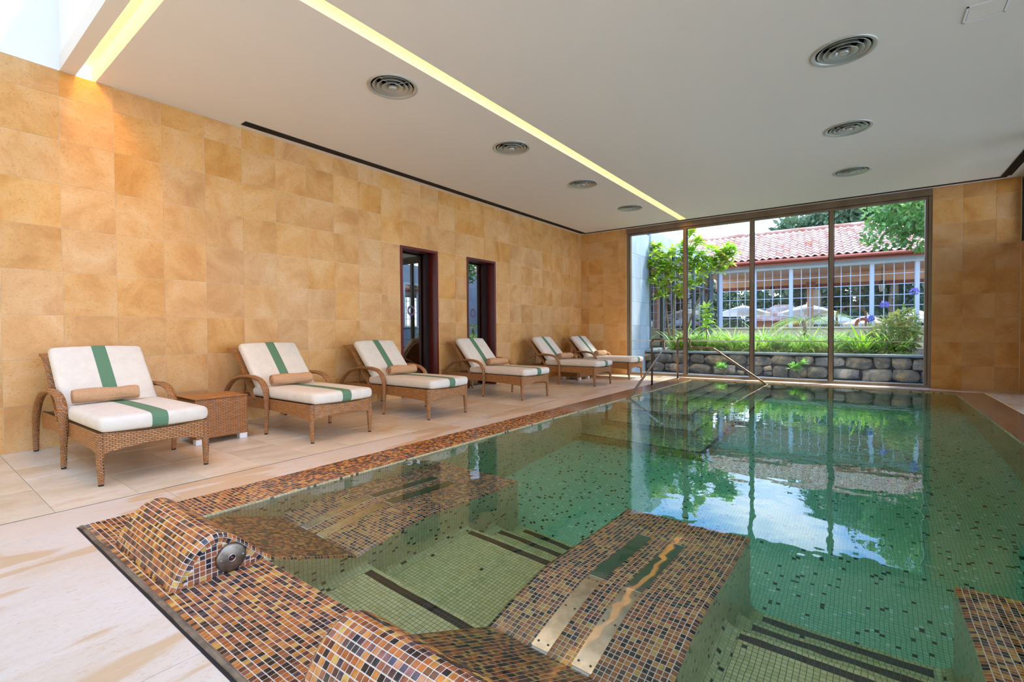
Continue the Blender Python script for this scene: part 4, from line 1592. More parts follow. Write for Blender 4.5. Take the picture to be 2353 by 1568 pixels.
    # toothed prop behind the back
    for sgn in (-1, 1):
        mb = MB()
        mb.tube([(0.36, sgn * 0.27, 0.34), (0.40, sgn * 0.27, 0.64)], 0.012, 8)
        for q in range(4):
            mb.tube([(0.365 + q * 0.009, sgn * 0.27, 0.38 + q * 0.06), (0.335 + q * 0.009, sgn * 0.27, 0.395 + q * 0.06)], 0.008, 6)
        mb.build('back_prop', M['wicker_fine'], e)
    # cushions with green stripe
    mb, st = cushion(1.14, 0.655, 0.100, 0.042, 0.035, 0.012)
    c = autosmooth(mb.build('seat_cushion', M['cushion'], e), 60)
    c.location = (0.635, 0, 0.403)
    autosmooth(st.build('green_stripe', M['cushion_green'], c), 60)
    mb, st = cushion(0.64, 0.635, 0.085, 0.038, 0.012, 0.012)
    c = autosmooth(mb.build('back_cushion', M['cushion'], e), 60)
    c.location = (0.755, 0, 0.408)
    c.rotation_euler = (0, -math.radians(180 - 47.5), 0)
    c.scale = (1, 1, -1)
    autosmooth(st.build('green_stripe', M['cushion_green'], c), 60)
    return e


lg_lab = ['wicker lounger with green-striped cushions at the skylight end of the row',
          'wicker lounger with green-striped cushions, second in the row from the skylight',
          'wicker lounger with green-striped cushions whose far armrest overlaps the first mahogany door',
          'wicker lounger with green-striped cushions standing before the second mahogany door',
          'wicker lounger with green-striped cushions, next to last in the row before the corner',
          'wicker lounger with green-striped cushions in the corner beside the garden window']
tw_lab = ['rolled peach towel on the lounger at the skylight end of the row', 'rolled peach towel on the lounger just past the large side table',
          'rolled peach towel on the lounger partly before the first mahogany door', 'rolled peach towel on the lounger before the second mahogany door',
          'rolled towel on the next to last lounger before the corner', 'rolled towel on the corner lounger beside the garden window']
LY = [(1.125, 0.02), (2.605, 0.02), (4.03, 0.01), (6.0, -0.05), (8.10, -0.02), (9.60, -0.02)]
base = make_lounger()


def make_towel():
    e = empty('rolled_towel')
    nseg, n = 26, 28
    vs = []
    for i in range(nseg + 1):
        x = -0.205 + 0.41 * i / nseg
        for j in range(n):
            a = 2 * math.pi * j / n
            r = 0.056 + 0.0035 * math.sin(3 * a + i * 0.35) + random.uniform(-0.0012, 0.0012)
            if i in (0, nseg):
                r *= 0.9
            zz = r * math.sin(a)
            vs.append((0.004 * math.sin(i * 0.5) + r * math.cos(a) * 1.04, x, max(zz, -0.052)))
    mb = MB().add(vs, [(i * n + j, (i + 1) * n + j, (i + 1) * n + (j + 1) % n, i * n + (j + 1) % n) for i in range(nseg) for j in range(n)])
    mb.build('towel_roll', M['towel'], e, True)
    for sgn in (-1, 1):
        sp = []
        for q in range(60):
            t = q / 59
            a = t * 2 * math.pi * 3.2
            r = 0.006 + 0.044 * t
            sp.append((r * math.cos(a), sgn * (0.2 + 0.006 * (1 - t)), r * math.sin(a)))
        MB().tube(sp, 0.0062, 6).build('spiral_edge', M['towel'], e, True)
    fl_ = MB()
    fl_.tube([(0.052, -0.20, -0.022), (0.052, 0.0, -0.024), (0.052, 0.20, -0.02)], 0.006, 6)
    fl_.build('towel_hem', M['towel'], e, True)
    return e


tw = make_towel()
for i, (y, rz) in enumerate(LY):
    o = base if i == 0 else copy_tree(base)
    o.location = (B * y + 0.02 - (0.03 if i == 3 else 0), y, 0)
    o.rotation_euler = (0, 0, rz)
    tag(o, lg_lab[i], 'lounger', 'wicker loungers along the stone wall')
    t = tw if i == 0 else copy_tree(tw)
    off = [-0.055, -0.015, 0.03, 0.05, 0.03, 0.03][i]
    t.location = (o.location.x + 0.885 + 0.0, y + off, 0.524)
    t.rotation_euler = (0, 0, rz + [-0.07, -0.10, -0.06, -0.05, -0.05, -0.02][i])
    tag(t, tw_lab[i], 'towel', 'rolled towels on the loungers')

# wicker side tables


def make_table():
    e = empty('wicker_table')
    MB().bbox(-0.225, 0.225, -0.225, 0.225, 0.052, 0.405, 0.006).build('body', M['wicker_table'], e)
    MB().bbox(-0.229, 0.229, -0.229, 0.229, 0.405, 0.418, 0.005).build('table_top', M['wicker_table'], e)
    for a in (-1, 1):
        for b in (-1, 1):
            MB().bbox(a * 0.185 - 0.035, a * 0.185 + 0.035, b * 0.185 - 0.035, b * 0.185 + 0.035, 0.0, 0.052, 0.004).build('foot', M['white_metal'], e)
    return e


tb = make_table()
tb.location = (0.80, 1.882, 0)
tag(tb, 'square woven wicker side table on pale metal feet between two loungers', 'side table', 'wicker side tables')
t2 = copy_tree(tb)
t2.location = (0.83, 8.86, 0)
tag(t2, 'woven wicker side table half hidden behind the next to last lounger', 'side table', 'wicker side tables')

# ------------------------------------------------------------------ garden court outside the window


def leaves(n, centres, size, wide, mname, name, parent, droop=0.3, seed=1, flat=0.0):
    """n pointed leaves strewn through ellipsoids [(cx,cy,cz,rx,ry,rz)], denser towards the skin; one mesh"""
    rg = np.random.default_rng(seed)
    cs = np.array(centres, float)
    vol = cs[:, 3] * cs[:, 4] * cs[:, 5]
    k = rg.choice(len(cs), size=n, p=vol / vol.sum())
    d = rg.normal(size=(n, 3))
    d /= np.linalg.norm(d, axis=1, keepdims=True)
    rad = rg.random(n) ** (1 / 3.0) * 0.55 + 0.45 * rg.random(n) ** 0.3
    rad = np.minimum(rad, 1.08)
    p = cs[k, :3] + d * cs[k, 3:] * rad[:, None]
    a = rg.normal(size=(n, 3)) + d * 0.9
    a[:, 2] -= droop
    a /= np.linalg.norm(a, axis=1, keepdims=True)
    s = np.cross(a, rg.normal(size=(n, 3)) + np.array([0, 0, flat]))
    s /= np.linalg.norm(s, axis=1, keepdims=True) + 1e-9
    nn = np.cross(s, a)
    L = size * rg.uniform(0.6, 1.25, n)[:, None]
    Wd = L * wide
    v = np.stack([p, p + a * L * 0.45 + s * Wd * 0.5 - nn * L * 0.05, p + a * L - nn * L * 0.12, p + a * L * 0.45 - s * Wd * 0.5 - nn * L * 0.05], axis=1).reshape(-1, 3)
    f = np.arange(4 * n).reshape(-1, 4)
    me = bpy.data.meshes.new(name)
    me.from_pydata(v.tolist(), [], f.tolist())
    me.materials.append(M[mname])
    me.update()
    return link(name, me, parent)


def blade(mb, base, out, L, wd, rise, droop, seg=5):
    """a strap leaf: rises from the base, arches along the horizontal direction out"""
    b = Vector(base)
    o = Vector((out[0], out[1], 0)).normalized()
    sd_ = Vector((-o.y, o.x, 0))
    vs = []
    for i in range(seg + 1):
        t = i / seg
        p = b + o * (L * (0.25 * t + 0.55 * t * t)) + Vector((0, 0, L * (rise * t - droop * t * t)))
        w_ = wd * (0.7 + 0.6 * t) * (1 - t ** 3) + 0.002
        vs += [p + sd_ * w_ / 2, p - sd_ * w_ / 2]
    mb.add(vs, [(2 * i, 2 * i + 1, 2 * i + 3, 2 * i + 2) for i in range(seg)])


def rosette(mb, c, n, L, wd, tilt=0.2, up=(0, 0, 1)):
    """broad pointed leaves radiating from a shoot tip"""
    c = Vector(c)
    a0 = random.random() * 6.28
    for i in range(n):
        a = a0 + i * 2.4
        el = random.uniform(-0.35, 1.1) + tilt
        d = Vector((math.cos(a) * math.cos(el), math.sin(a) * math.cos(el), math.sin(el)))
        s = d.cross(Vector((0, 0, 1)))
        if s.length < 0.05:
            s = Vector((1, 0, 0))
        s.normalize()
        l = L * random.uniform(0.7, 1.15)
        g = Vector((0, 0, -1))
        p = [c + d * (l * t) + g * (l * 0.28 * t * t) for t in (0.04, 0.35, 0.7, 1.0)]
        w_ = wd * random.uniform(0.8, 1.15)
        mb.add([p[0], p[1] + s * w_ * 0.4, p[1] - s * w_ * 0.4, p[2] + s * w_ * 0.42, p[2] - s * w_ * 0.42, p[3]],
               [(0, 2, 1), (1, 2, 4, 3), (3, 4, 5)])


tag(MB().box(-3, 8.1, 10.62, 11.75, -0.3, -0.015).build('paving_court', M['paving']), 'grey paving strip between window and planter', kind='structure')
tag(MB().box(-20, 30, 11.8, 60, -0.6, 0.43).build('ground_garden', M['soil']), 'brown earth of the raised garden bed', kind='structure')
tag(MB().box(8.1, 60, -30, 11.8, -0.5, -0.06).build('ground_bounce', M['pale_bounce']), 'unseen ground beside the glazed side, made pale to bounce light indoors', kind='structure')  # unseen ground, made pale so it throws light up to the ceiling
tag(MB().box(-20, 8.1, -30, YN - 0.25, -0.5, -0.06).build('ground_back', M['grass_out']), 'ground behind the building', kind='structure')
MB().bbox(WX1 - 0.012, WX1 + 0.06, 0.262, 0.52, -0.02, 3.5, 0.004).build('outer_reveal', M['plaster_white'], win)
MB().box(-0.4, XR + 0.4, 0.262, 0.30, WZ1 + 0.02, H + 0.5).build('outer_lintel', M['concrete'], wall_end)

# rubble planter wall with single stones
pw = empty('planter_wall', (1.3, 11.62, -0.015))
tag(pw, 'low dark rubble stone planter wall with slate cap outside the window', 'planter wall')
MB().box(0, 5.9, 0.05, 0.25, 0, 0.49).build('mortar', M['rubble_mortar'], pw)
rs = random.Random(5)


def stone(cx, cz, w_, h_, tilt):
    vs, nu, nv = [], 10, 7
    ph = [rs.uniform(-1, 1) for _ in range(8)]
    for i in range(nv + 1):
        th = math.pi * i / nv
        for j in range(nu):
            a = 2 * math.pi * j / nu
            sx_, sy_ = math.cos(a), math.sin(a)
            e = 0.55
            X = math.copysign(abs(sx_) ** e, sx_) * math.sin(th) ** 0.55
            Z = math.copysign(abs(sy_) ** e, sy_) * math.sin(th) ** 0.55
            Y = -math.cos(th)
            k = 1 + 0.11 * ph[j % 8] + 0.05 * math.sin(3 * a + ph[0] * 3)
            x, z = X * w_ / 2 * k, Z * h_ / 2 * k
            vs.append((x * math.cos(tilt) - z * math.sin(tilt), Y * 0.06 - 0.012 * ph[(j + i) % 8], x * math.sin(tilt) + z * math.cos(tilt)))
    fs = [(i * nu + j, i * nu + (j + 1) % nu, (i + 1) * nu + (j + 1) % nu, (i + 1) * nu + j) for i in range(nv) for j in range(nu)]
    o = MB().add(vs, [f[::-1] for f in fs]).build('stone', M['rubble'], pw, True)
    o.location = (cx, 0.035, cz)
    return o


for row, (zc, hh) in enumerate(((0.125, 0.235), (0.365, 0.225))):
    x = 0.02 - 0.12 * row
    while x < 5.8:
        w_ = rs.uniform(0.26, 0.56)
        if rs.random() < 0.12:
            stone(x + 0.09, zc - 0.055, 0.17, 0.10, rs.uniform(-.2, .2))
            stone(x + 0.09, zc + 0.055, 0.18, 0.11, rs.uniform(-.2, .2))
            x += 0.18
            continue
        stone(x + w_ / 2, zc + rs.uniform(-0.02, 0.02), w_ * 1.0, hh * rs.uniform(0.86, 1.12), rs.uniform(-0.10, 0.10))
        x += w_
MB().bbox(-0.05, 5.95, -0.03, 0.28, 0.485, 0.53, 0.006).build('cap_slab', M['slate_cap'], pw)

# strap-leaved clumps filling the bed
variants = []
for q in range(5):
    mb = MB()
    rq = random.Random(40 + q)
    for i in range(40):
        a = rq.uniform(0, 6.28)
        blade(mb, (0.07 * math.cos(a) * rq.random(), 0.07 * math.sin(a) * rq.random(), 0), (math.cos(a), math.sin(a)),
              rq.uniform(0.42, 0.74), rq.uniform(0.028, 0.042), rq.uniform(0.9, 1.35), rq.uniform(0.25, 0.85))
    variants.append(mb.mesh('strap_leaf_plant', M['leaf_strap']))
i = 0
for row, (yy, n_) in enumerate(((12.2, 19), (12.55, 17), (13.0, 15), (13.6, 14))):
    for k in range(n_):
        x = 1.75 + 4.75 * (k + (0.5 if row % 2 else 0)) / n_ + random.uniform(-0.08, 0.08)
        o = link('strap_leaf_plant', variants[i % 5], None, (x, yy + random.uniform(-0.12, 0.12), 0.42))
        o.rotation_euler = (0, 0, random.uniform(0, 6.28))
        s_ = random.uniform(0.82, 1.15)
        o.scale = (s_, s_, s_)
        tag(o, 'bright green strap-leaved plant growing in the planter bed', 'plant', 'strap-leaved plants filling the planter bed')
        i += 1
gc = leaves(3800, [(3.0, 12.08, 0.50, 1.6, 0.14, 0.07), (5.2, 12.08, 0.50, 1.6, 0.14, 0.07)], 0.07, 0.5, 'leaf_shrub', 'ground_cover', None, seed=9)
tag(gc, 'low yellowish ground cover along the planter edge', 'ground cover', kind='stuff')

# plants sprouting at the foot of the rubble wall
for k, (x, z, s_) in enumerate(((3.20, 0.10, 1.0), (4.66, 0.10, 0.9))):
    e = empty('wall_fern', (x, 11.44, -0.015))
    tag(e, ['broad leafy green plant at the foot of the rubble wall, nearer the grey wing', 'upright leafy green plant at the foot of the rubble wall, nearer the flowering shrub'][k], 'plant')
    mb = MB()
    for q in range(8):
        rosette(mb, (random.uniform(-0.17, 0.17) * s_, random.uniform(-0.08, 0.05), 0.16 + random.uniform(0, 0.08) + (0.06 * (q % 3) if k else 0)), 11, 0.15, 0.058, 0.35)
    mb.build('leaf_mass', M['leaf_fern'], e)
    st2 = MB()
    for q in range(6):
        st2.tube([(0, 0, 0), (random.uniform(-0.14, 0.14), random.uniform(-0.05, 0.05), 0.2)], 0.005, 5)
    st2.build('stem', M['bark'], e)

# slender tree with big lime leaves
tr = empty('lime_leaf_tree', (1.78, 12.30, 0.43))
tag(tr, 'slender multi-stemmed tree with large lime green leaves beside the grey wall', 'tree')
rt = random.Random(3)
tips = []
trunk = MB()
stems = [[(0, 0, 0), (-0.12, 0.02, 0.45), (-0.20, 0.05, 1.0), (-0.22, 0.0, 1.7), (-0.15, -0.2, 2.3)],
         [(0.03, 0.02, 0), (-0.02, 0.05, 0.5), (-0.06, 0.1, 1.2), (0.02, 0.2, 1.9), (0.12, 0.3, 2.45)],
         [(0.06, -0.02, 0), (0.32, 0.0, 0.55), (0.50, 0.05, 1.15), (0.80, 0.05, 1.75), (1.10, 0.05, 2.1)]]
for s_ in stems:
    pth = [(0, 0, 0)] + s_[1:]
    trunk.tube(fillet(pth, 0.25, 3), [float(v) for v in np.linspace(0.032, 0.012, len(fillet(pth, 0.25, 3)))], 7)
targets = [(-0.42, -0.45, 2.35), (-0.32, -0.2, 2.72), (-0.05, -0.1, 2.62), (-0.25, -0.3, 2.05), (0.05, 0.1, 2.25), (-0.1, -0.15, 1.85), (0.15, 0.2, 2.75), (0.22, 0.2, 2.05),
           (0.45, 0.1, 2.3), (0.55, 0.0, 3.02), (0.42, 0.0, 2.62), (0.75, 0.1, 2.42), (0.95, 0.1, 2.5), (1.15, 0.05, 2.52), (1.32, 0.05, 2.42), (1.05, 0.05, 2.15), (0.8, 0.05, 2.05), (0.6, 0.05, 1.85),
           (1.25, 0.1, 2.25), (-0.35, -0.35, 2.5), (-0.45, -0.3, 2.15), (0.1, 0.0, 1.6), (-0.28, -0.1, 1.55), (0.3, 0.1, 2.5), (-0.15, -0.2, 2.35), (0.55, 0.1, 2.2), (-0.4, -0.4, 1.9), (-0.3, -0.25, 2.3), (0.0, -0.1, 2.05), (0.25, 0.0, 1.8), (0.62, 0.0, 2.75), (0.9, 0.1, 2.3), (1.4, 0.1, 2.5)]
tops = [Vector(s_[j]) for s_ in stems for j in (2, 3, 4)]
for tg in targets:
    v = Vector(tg)
    o_ = min((q for q in tops if q.z < v.z + 0.1), key=lambda q: (q - v).length, default=tops[2])
    trunk.tube([o_, (o_ + v) / 2 + Vector((0, 0, -0.05)), v], [0.010, 0.008, 0.005], 5)
autosmooth(trunk.build('trunk', M['bark'], tr), 60)
fo = MB()
for tg in targets:
    for q in range(5):
        rosette(fo, (tg[0] + rt.uniform(-0.14, 0.14), tg[1] + rt.uniform(-0.14, 0.14), tg[2] + rt.uniform(-0.14, 0.10)), 12, 0.235, 0.086, 0.1)
fo.build('foliage', M['leaf_lime'], tr)
# sapling with one tuft
sp_ = empty('leafy_sapling', (2.60, 12.25, 0.43))
tag(sp_, 'young sapling with a single tuft of long bright leaves', 'sapling')
MB().tube([(0, 0, 0), (0.01, 0, 0.5), (-0.02, 0, 1.1)], 0.012, 6).build('stem', M['bark'], sp_, True)
mb = MB()
for z in (0.72, 0.86, 1.0, 1.12):
    rosette(mb, (-0.01, 0, z), 15, 0.34, 0.10, -0.05 + (z - 0.8))
mb.build('foliage', M['leaf_lime'], sp_)

# small palm
pm = empty('small_palm', (4.62, 12.85, 0.50))
tag(pm, 'small feathery palm with drooping yellow-green fronds in the bed', 'palm')
MB().tube([(0, 0, 0), (0.01, 0, 0.45), (0, 0, 0.72)], [0.045, 0.04, 0.035], 8).build('trunk', M['bark'], pm, True)
for (a, L, ri, dr) in ((3.25, 0.75, 0.62, 1.15), (2.7, 0.85, 0.75, 1.25), (3.7, 0.7, 0.5, 1.1), (0.05, 0.95, 0.85, 0.95), (0.35, 0.7, 0.9, 1.2), (1.6, 0.7, 0.8, 1.1), (4.6, 0.6, 0.6, 1.2), (5.6, 0.7, 0.7, 1.1), (2.2, 0.6, 1.0, 1.1)):
    mb = MB()
    d = Vector((math.cos(a), math.sin(a), 0))
    s = Vector((-d.y, d.x, 0))
    pt = lambda t: Vector((0, 0, 0.70)) + d * (L * t) + Vector((0, 0, L * (ri * t - dr * t * t * 0.85)))
    mb.tube([pt(t) for t in np.linspace(0, 1, 9)], [0.009, 0.008, 0.008, 0.007, 0.006, 0.005, 0.004, 0.003, 0.002], 5)
    for q in range(19):
        t = 0.12 + 0.86 * q / 18
        for sg in (-1, 1):
            p = pt(t)
            l = 0.30 * math.sin(math.pi * (0.15 + 0.8 * t)) + 0.05
            e_ = p + (s * sg * 0.75 + d * 0.5 + Vector((0, 0, -0.45))).normalized() * l
            mb.add([p, (p + e_) / 2 + d * 0.007, e_, (p + e_) / 2 - d * 0.007], [(0, 1, 2, 3)])
    mb.build('frond', M['leaf_palm'], pm)

# shrub, blue flowers
shb = empty('flowering_shrub', (6.25, 12.55, 0.43))
tag(shb, 'loose yellowish green shrub at the end of the planter bed', 'shrub')
leaves(1500, [(0.0, 0.0, 0.45, 0.42, 0.4, 0.45), (-0.35, 0.1, 0.25, 0.3, 0.3, 0.3), (0.15, 0, 0.75, 0.22, 0.3, 0.3)], 0.12, 0.42, 'leaf_shrub', 'foliage', shb, seed=21)
mb = MB()
for q in range(9):
    mb.tube([(0, 0, 0), (random.uniform(-0.35, 0.3), random.uniform(-0.2, 0.2), random.uniform(0.6, 1.05))], 0.007, 5)
mb.build('stem', M['bark'], shb)
for k, (x, y, z) in enumerate(((6.07, 12.6, 1.53), (6.55, 12.7, 1.78), (5.85, 13.2, 1.25))):
    e = empty('blue_flower', (x, y, 0.43))
    tag(e, ['violet blue globe flower on a tall stem above the shrub', 'violet blue globe flower highest of all beside the window jamb', 'small violet blue flower low behind the shrub'][k], 'flower', 'blue globe flowers')
    MB().tube([(0, 0, 0), (0.01, 0, (z - 0.43) * 0.5), (0, 0, z - 0.43)], 0.006, 5).build('stem', M['leaf_mid'], e)
    leaves(110, [(0, 0, z - 0.43, 0.07, 0.07, 0.055)], 0.05, 0.4, 'petal_blue', 'bloom', e, seed=30 + k)

# grey wing on the side of the court
wg = empty('garden_wing', (0.0, 0.0, 0.0))
tag(wg, 'grey stone clad wing with glazed doors along the side of the court', 'building')
MB().box(0.95, 1.262, 10.72, 11.93, -0.02, 3.50).build('wall_core', M['rubble_mortar'], wg)
for j in range(6):
    z0, z1 = -0.02 + 0.58 * j, min(-0.02 + 0.58 * (j + 1), 3.5)
    for (y0, y1) in ((10.72, 11.32), (11.32, 11.94)):
        o = link('concrete_panel', slab_mesh(y1 - y0 - 0.004, z1 - z0 - 0.004, 0.018, M['concrete'], 'yz'), wg, (1.28, (y0 + y1) / 2, (z0 + z1) / 2))
MB().bbox(0.90, 1.32, 11.94, 17.95, 3.16, 3.62, 0.01).build('fascia', M['concrete'], wg)
MB().box(1.0, 1.26, 11.94, 17.95, -0.02, 0.55).build('plinth_wall', M['concrete'], wg)
for k in range(7):
    y0 = 11.96 + 0.985 * k
    MB().bbox(1.18, 1.29, y0, y0 + 0.07, 0.55, 3.16, 0.004).build('post', M['facade_grey'], wg)
    if k < 6:
        f = MB().quad((1.24, y0 + 0.07, 0.55), (1.24, y0 + 0.985, 0.55), (1.24, y0 + 0.985, 3.16), (1.24, y0 + 0.07, 3.16)).build('pane', M['glass_dark'], wg)
        MB().bbox(1.22, 1.27, y0 + 0.07, y0 + 0.985, 2.45, 2.50, 0.003).build('transom', M['facade_grey'], wg)
MB().box(0.3, 0.32, 11.94, 17.95, 0.0, 3.16).build('room_back', M['facade_grey'], wg)

# ------------------------------------------------------------------ pavilion with lattice windows and tiled roof
FA = math.atan(0.1)
pv = empty('garden_pavilion', (1.3, 18.0, 0.0), FA)
tag(pv, 'garden pavilion with white lattice windows under a red clay tile roof', 'building')
S0, S1_, PB = 0.23, 8.4, 1.08
Z0, Z1 = 1.10, 3.03
MB().box(-0.2, S1_, -0.05, 0.10, 0.3, 1.06).build('low_wall', M['beige_wall'], pv)
MB().bbox(-0.2, S1_, -0.08, 0.13, 1.05, Z0, 0.006).build('window_sill', M['beige_wall'], pv)
MB().bbox(-0.2, S1_, -0.06, 0.10, Z1, Z1 + 0.14, 0.006).build('window_beam', M['white_paint'], pv)
pane = None
nb = int((S1_ - S0) / PB)
for k in range(nb + 1):
    s0 = S0 + PB * k
    MB().bbox(s0, s0 + 0.10, -0.05, 0.09, Z0, Z1, 0.005).build('post', M['white_paint'], pv)
    if k == nb:
        break
    u0, u1 = s0 + 0.10, s0 + PB
    lat = MB()
    for q in range(5):
        x = u0 + (u1 - u0) * q / 4
        lat.box(x - 0.010, x + 0.010, 0.0, 0.03, Z0, Z1)
    for q in range(7):
        z = Z0 + (Z1 - Z0) * q / 6
        lat.box(u0, u1, 0.002, 0.028, z - 0.010, z + 0.010)
    lw = lat.build('lattice_window', M['white_paint'], pv)
    pw_, ph_ = (u1 - u0) / 4, (Z1 - Z0) / 6
    if pane is None:
        pane = MB().quad((-pw_ / 2 + .01, 0, -ph_ / 2 + .01), (pw_ / 2 - .01, 0, -ph_ / 2 + .01), (pw_ / 2 - .01, 0, ph_ / 2 - .01), (-pw_ / 2 + .01, 0, ph_ / 2 - .01)).mesh('pane', M['glass'])
    for a in range(4):
        for b in range(6):
            link('pane', pane, lw, (u0 + pw_ * (a + .5), 0.015, Z0 + ph_ * (b + .5)))
# dark door at the joint with the wing
MB().bbox(-0.02, 0.03, -0.06, 0.05, 0.9, 3.05, 0.004).build('door_post', M['facade_grey'], pv)
MB().bbox(0.16, 0.225, -0.06, 0.05, 0.9, 3.05, 0.004).build('door_post', M['facade_grey'], pv)
# roof
EY, EZ, RY, RZ = -0.42, 3.36, 2.55, 4.76
rl_ = math.hypot(RY - EY, RZ - EZ)
an = math.atan2(RZ - EZ, RY - EY)
MB().add([(-1.6, EY, EZ - 0.02), (S1_ + 1.5, EY, EZ - 0.02), (S1_ + 1.5, RY, RZ - 0.02), (-1.6, RY, RZ - 0.02), (-1.6, EY, EZ - 0.06), (S1_ + 1.5, EY, EZ - 0.06), (S1_ + 1.5, RY, RZ - 0.06), (-1.6, RY, RZ - 0.06)],
         [(0, 1, 2, 3), (7, 6, 5, 4), (0, 4, 5, 1)]).build('roof_deck', M['terracotta_dark'], pv)
MB().add([(-1.6, RY, RZ - 0.02), (S1_ + 1.5, RY, RZ - 0.02), (S1_ + 1.5, RY + 2.6, EZ), (-1.6, RY + 2.6, EZ)], [(0, 1, 2, 3)]).build('rear_roof_slope', M['terracotta'], pv)
gt = MB().tube([(-1.6, EY - 0.05, EZ - 0.08), (S1_ + 1.5, EY - 0.05, EZ - 0.08)], 0.055, 10)
autosmooth(gt.build('gutter', M['gutter_red'], pv))
MB().box(-1.6, S1_ + 1.5, EY + 0.02, EY + 0.05, EZ - 0.20, EZ - 0.06).build('eave_board', M['gutter_red'], pv)
MB().box(-1.6, S1_ + 1.5, EY + 0.05, 0.0, EZ - 0.20, EZ - 0.18).build('eave_soffit', M['white_paint'], pv)
TWd, TL = 0.21, 0.275
nu_ = 8


def roof_tile_geo():
    vs = []
    for (y, lift) in ((-0.02, 0.022), (TL + 0.02, 0.0)):
        for i in range(nu_ + 1):
            t = i / nu_
            z = 0.030 * math.sin(2 * math.pi * t) + 0.012
            vs.append((t * (TWd + 0.01), y, z + lift))
    for i in range(nu_ + 1):
        t = i / nu_
        vs.append((t * (TWd + 0.01), -0.02, 0.030 * math.sin(2 * math.pi * t) + 0.012 + 0.006))
    n = nu_ + 1
    fs = [(i, i + 1, n + i + 1, n + i) for i in range(nu_)] + [(2 * n + i, 2 * n + i + 1, i + 1, i) for i in range(nu_)]
    return vs, fs


rv, rf = roof_tile_geo()
rtm = MB().add(rv, rf).mesh('roof_tile', M['terracotta'])
ncol = int((S1_ + 3.0) / TWd)
nrow = int(rl_ / TL)
mats_ = []
for r in range(nrow):
    for c in range(ncol):
        s_ = -1.58 + c * TWd
        d_ = r * TL
        m4 = Matrix.Translation((s_, EY + d_ * math.cos(an), EZ + d_ * math.sin(an))) @ Matrix.Rotation(an, 4, 'X')
        wp = pv.matrix_basis @ m4 @ Vector((0.1, 0.14, 0))
        mats_.append((m4, wp))
pvm = Matrix.Translation((1.3, 18.0, 0)) @ Matrix.Rotation(FA, 4, 'Z')
sc_list = []
for (m4, _) in mats_:
    wp = pvm @ m4 @ Vector((0.1, 0.14, 0))
    px, py, pz = project(np.array(wp))
    ok = 1570 < px < 2118 and py > 470
    sc_list.append((0 if ok else 1, float(pz)))
order = sorted(range(len(mats_)), key=lambda k: sc_list[k])
rest = MB()
for rank, k in enumerate(order):
    m4 = mats_[k][0]
    if rank < 300:
        o = link('roof_tile', rtm, pv)
        o.matrix_local = m4 @ Matrix.Rotation(random.uniform(-0.02, 0.02), 4, 'Z')
    else:
        rest.add([m4 @ Vector(v) for v in rv], rf)
tag(rest.build('roof_tile_field', M['terracotta'], pv), kind='stuff')
autosmooth(MB().tube([(-1.6, RY, RZ + 0.0), (S1_ + 1.5, RY, RZ + 0.0)], 0.085, 10).build('ridge_cap', M['terracotta'], pv))
# veranda inside: peach soffit, dark beam, columns
MB().box(-0.2, S1_, 0.12, 2.3, 3.02, 3.06).build('veranda_ceiling', M['peach'], pv)
MB().box(-0.2, S1_, 2.2, 2.32, 2.66, 3.02).build('veranda_lintel', M['peach'], pv)
MB().box(-0.2, S1_, 2.16, 2.36, 2.56, 2.68).build('veranda_beam', M['peach_dark'], pv)
for s_ in (3.02, 6.6):
    MB().bbox(s_ - 0.1, s_ + 0.1, 1.95, 2.15, 0.4, 2.56, 0.01).build('column', M['peach'], pv)
    MB().bbox(s_ - 0.14, s_ + 0.14, 1.0, 2.2, 2.5, 2.66, 0.01).build('bracket', M['peach_dark'], pv)


def pvp(s_, off, z):
    return tuple(pvm @ Vector((s_, off, z)))


for k, s_ in enumerate((1.85, 4.95)):
    e = empty('hanging_lantern', pvp(s_, 0.9, 3.02))
    tag(e, ['black iron lantern hanging inside the pavilion, nearer the grey wing', 'iron lantern hanging inside the pavilion, nearer the flowering shrub'][k], 'lantern', 'lanterns in the pavilion')
    MB().tube([(0, 0, 0), (0, 0, -0.42)], 0.008, 6).build('chain', M['iron'], e)
    MB().lathe([(0.0005, -0.42), (0.05, -0.46), (0.12, -0.55), (0.125, -0.57), (0.0005, -0.57)], 6).build('hood', M['iron'], e)
    MB().lathe([(0.09, -0.57), (0.055, -0.80), (0.0005, -0.80)], 6).build('lantern_glass', M['lamp_glass'], e)
    mb = MB()
    for q in range(6):
        a = q * math.pi / 3
        mb.tube([(0.092 * math.cos(a), 0.092 * math.sin(a), -0.57), (0.057 * math.cos(a), 0.057 * math.sin(a), -0.80)], 0.006, 5)
    mb.lathe([(0.0005, -0.84), (0.03, -0.82), (0.06, -0.80), (0.0005, -0.79)], 6)
    mb.build('cage', M['iron'], e)


def parasol():
    e = empty('garden_parasol')
    R_, n = 1.15, 8
    vs = [(0, 0, 0)]
    for ri, zz in ((0.33, -0.10), (0.66, -0.22), (1.0, -0.36), (1.0, -0.48)):
        for j in range(n):
            a = 2 * math.pi * j / n
            vs.append((R_ * ri * math.cos(a), R_ * ri * math.sin(a), zz))
    fs = [(0, 1 + j, 1 + (j + 1) % n) for j in range(n)]
    for r in range(3):
        fs += [(1 + r * n + j, 1 + (r + 1) * n + j, 1 + (r + 1) * n + (j + 1) % n, 1 + r * n + (j + 1) % n) for j in range(n)]
    MB().add(vs, fs).build('canopy', M['canvas'], e)
    MB().tube([(0, 0, 0.08), (0, 0, -2.2)], 0.025, 8).build('pole', M['white_metal'], e)
    mb = MB()
    for j in range(n):
        a = 2 * math.pi * j / n
        mb.tube([(0, 0, -0.04), (R_ * math.cos(a), R_ * math.sin(a), -0.39)], 0.008, 5)
    mb.build('rib', M['white_metal'], e)
    return e


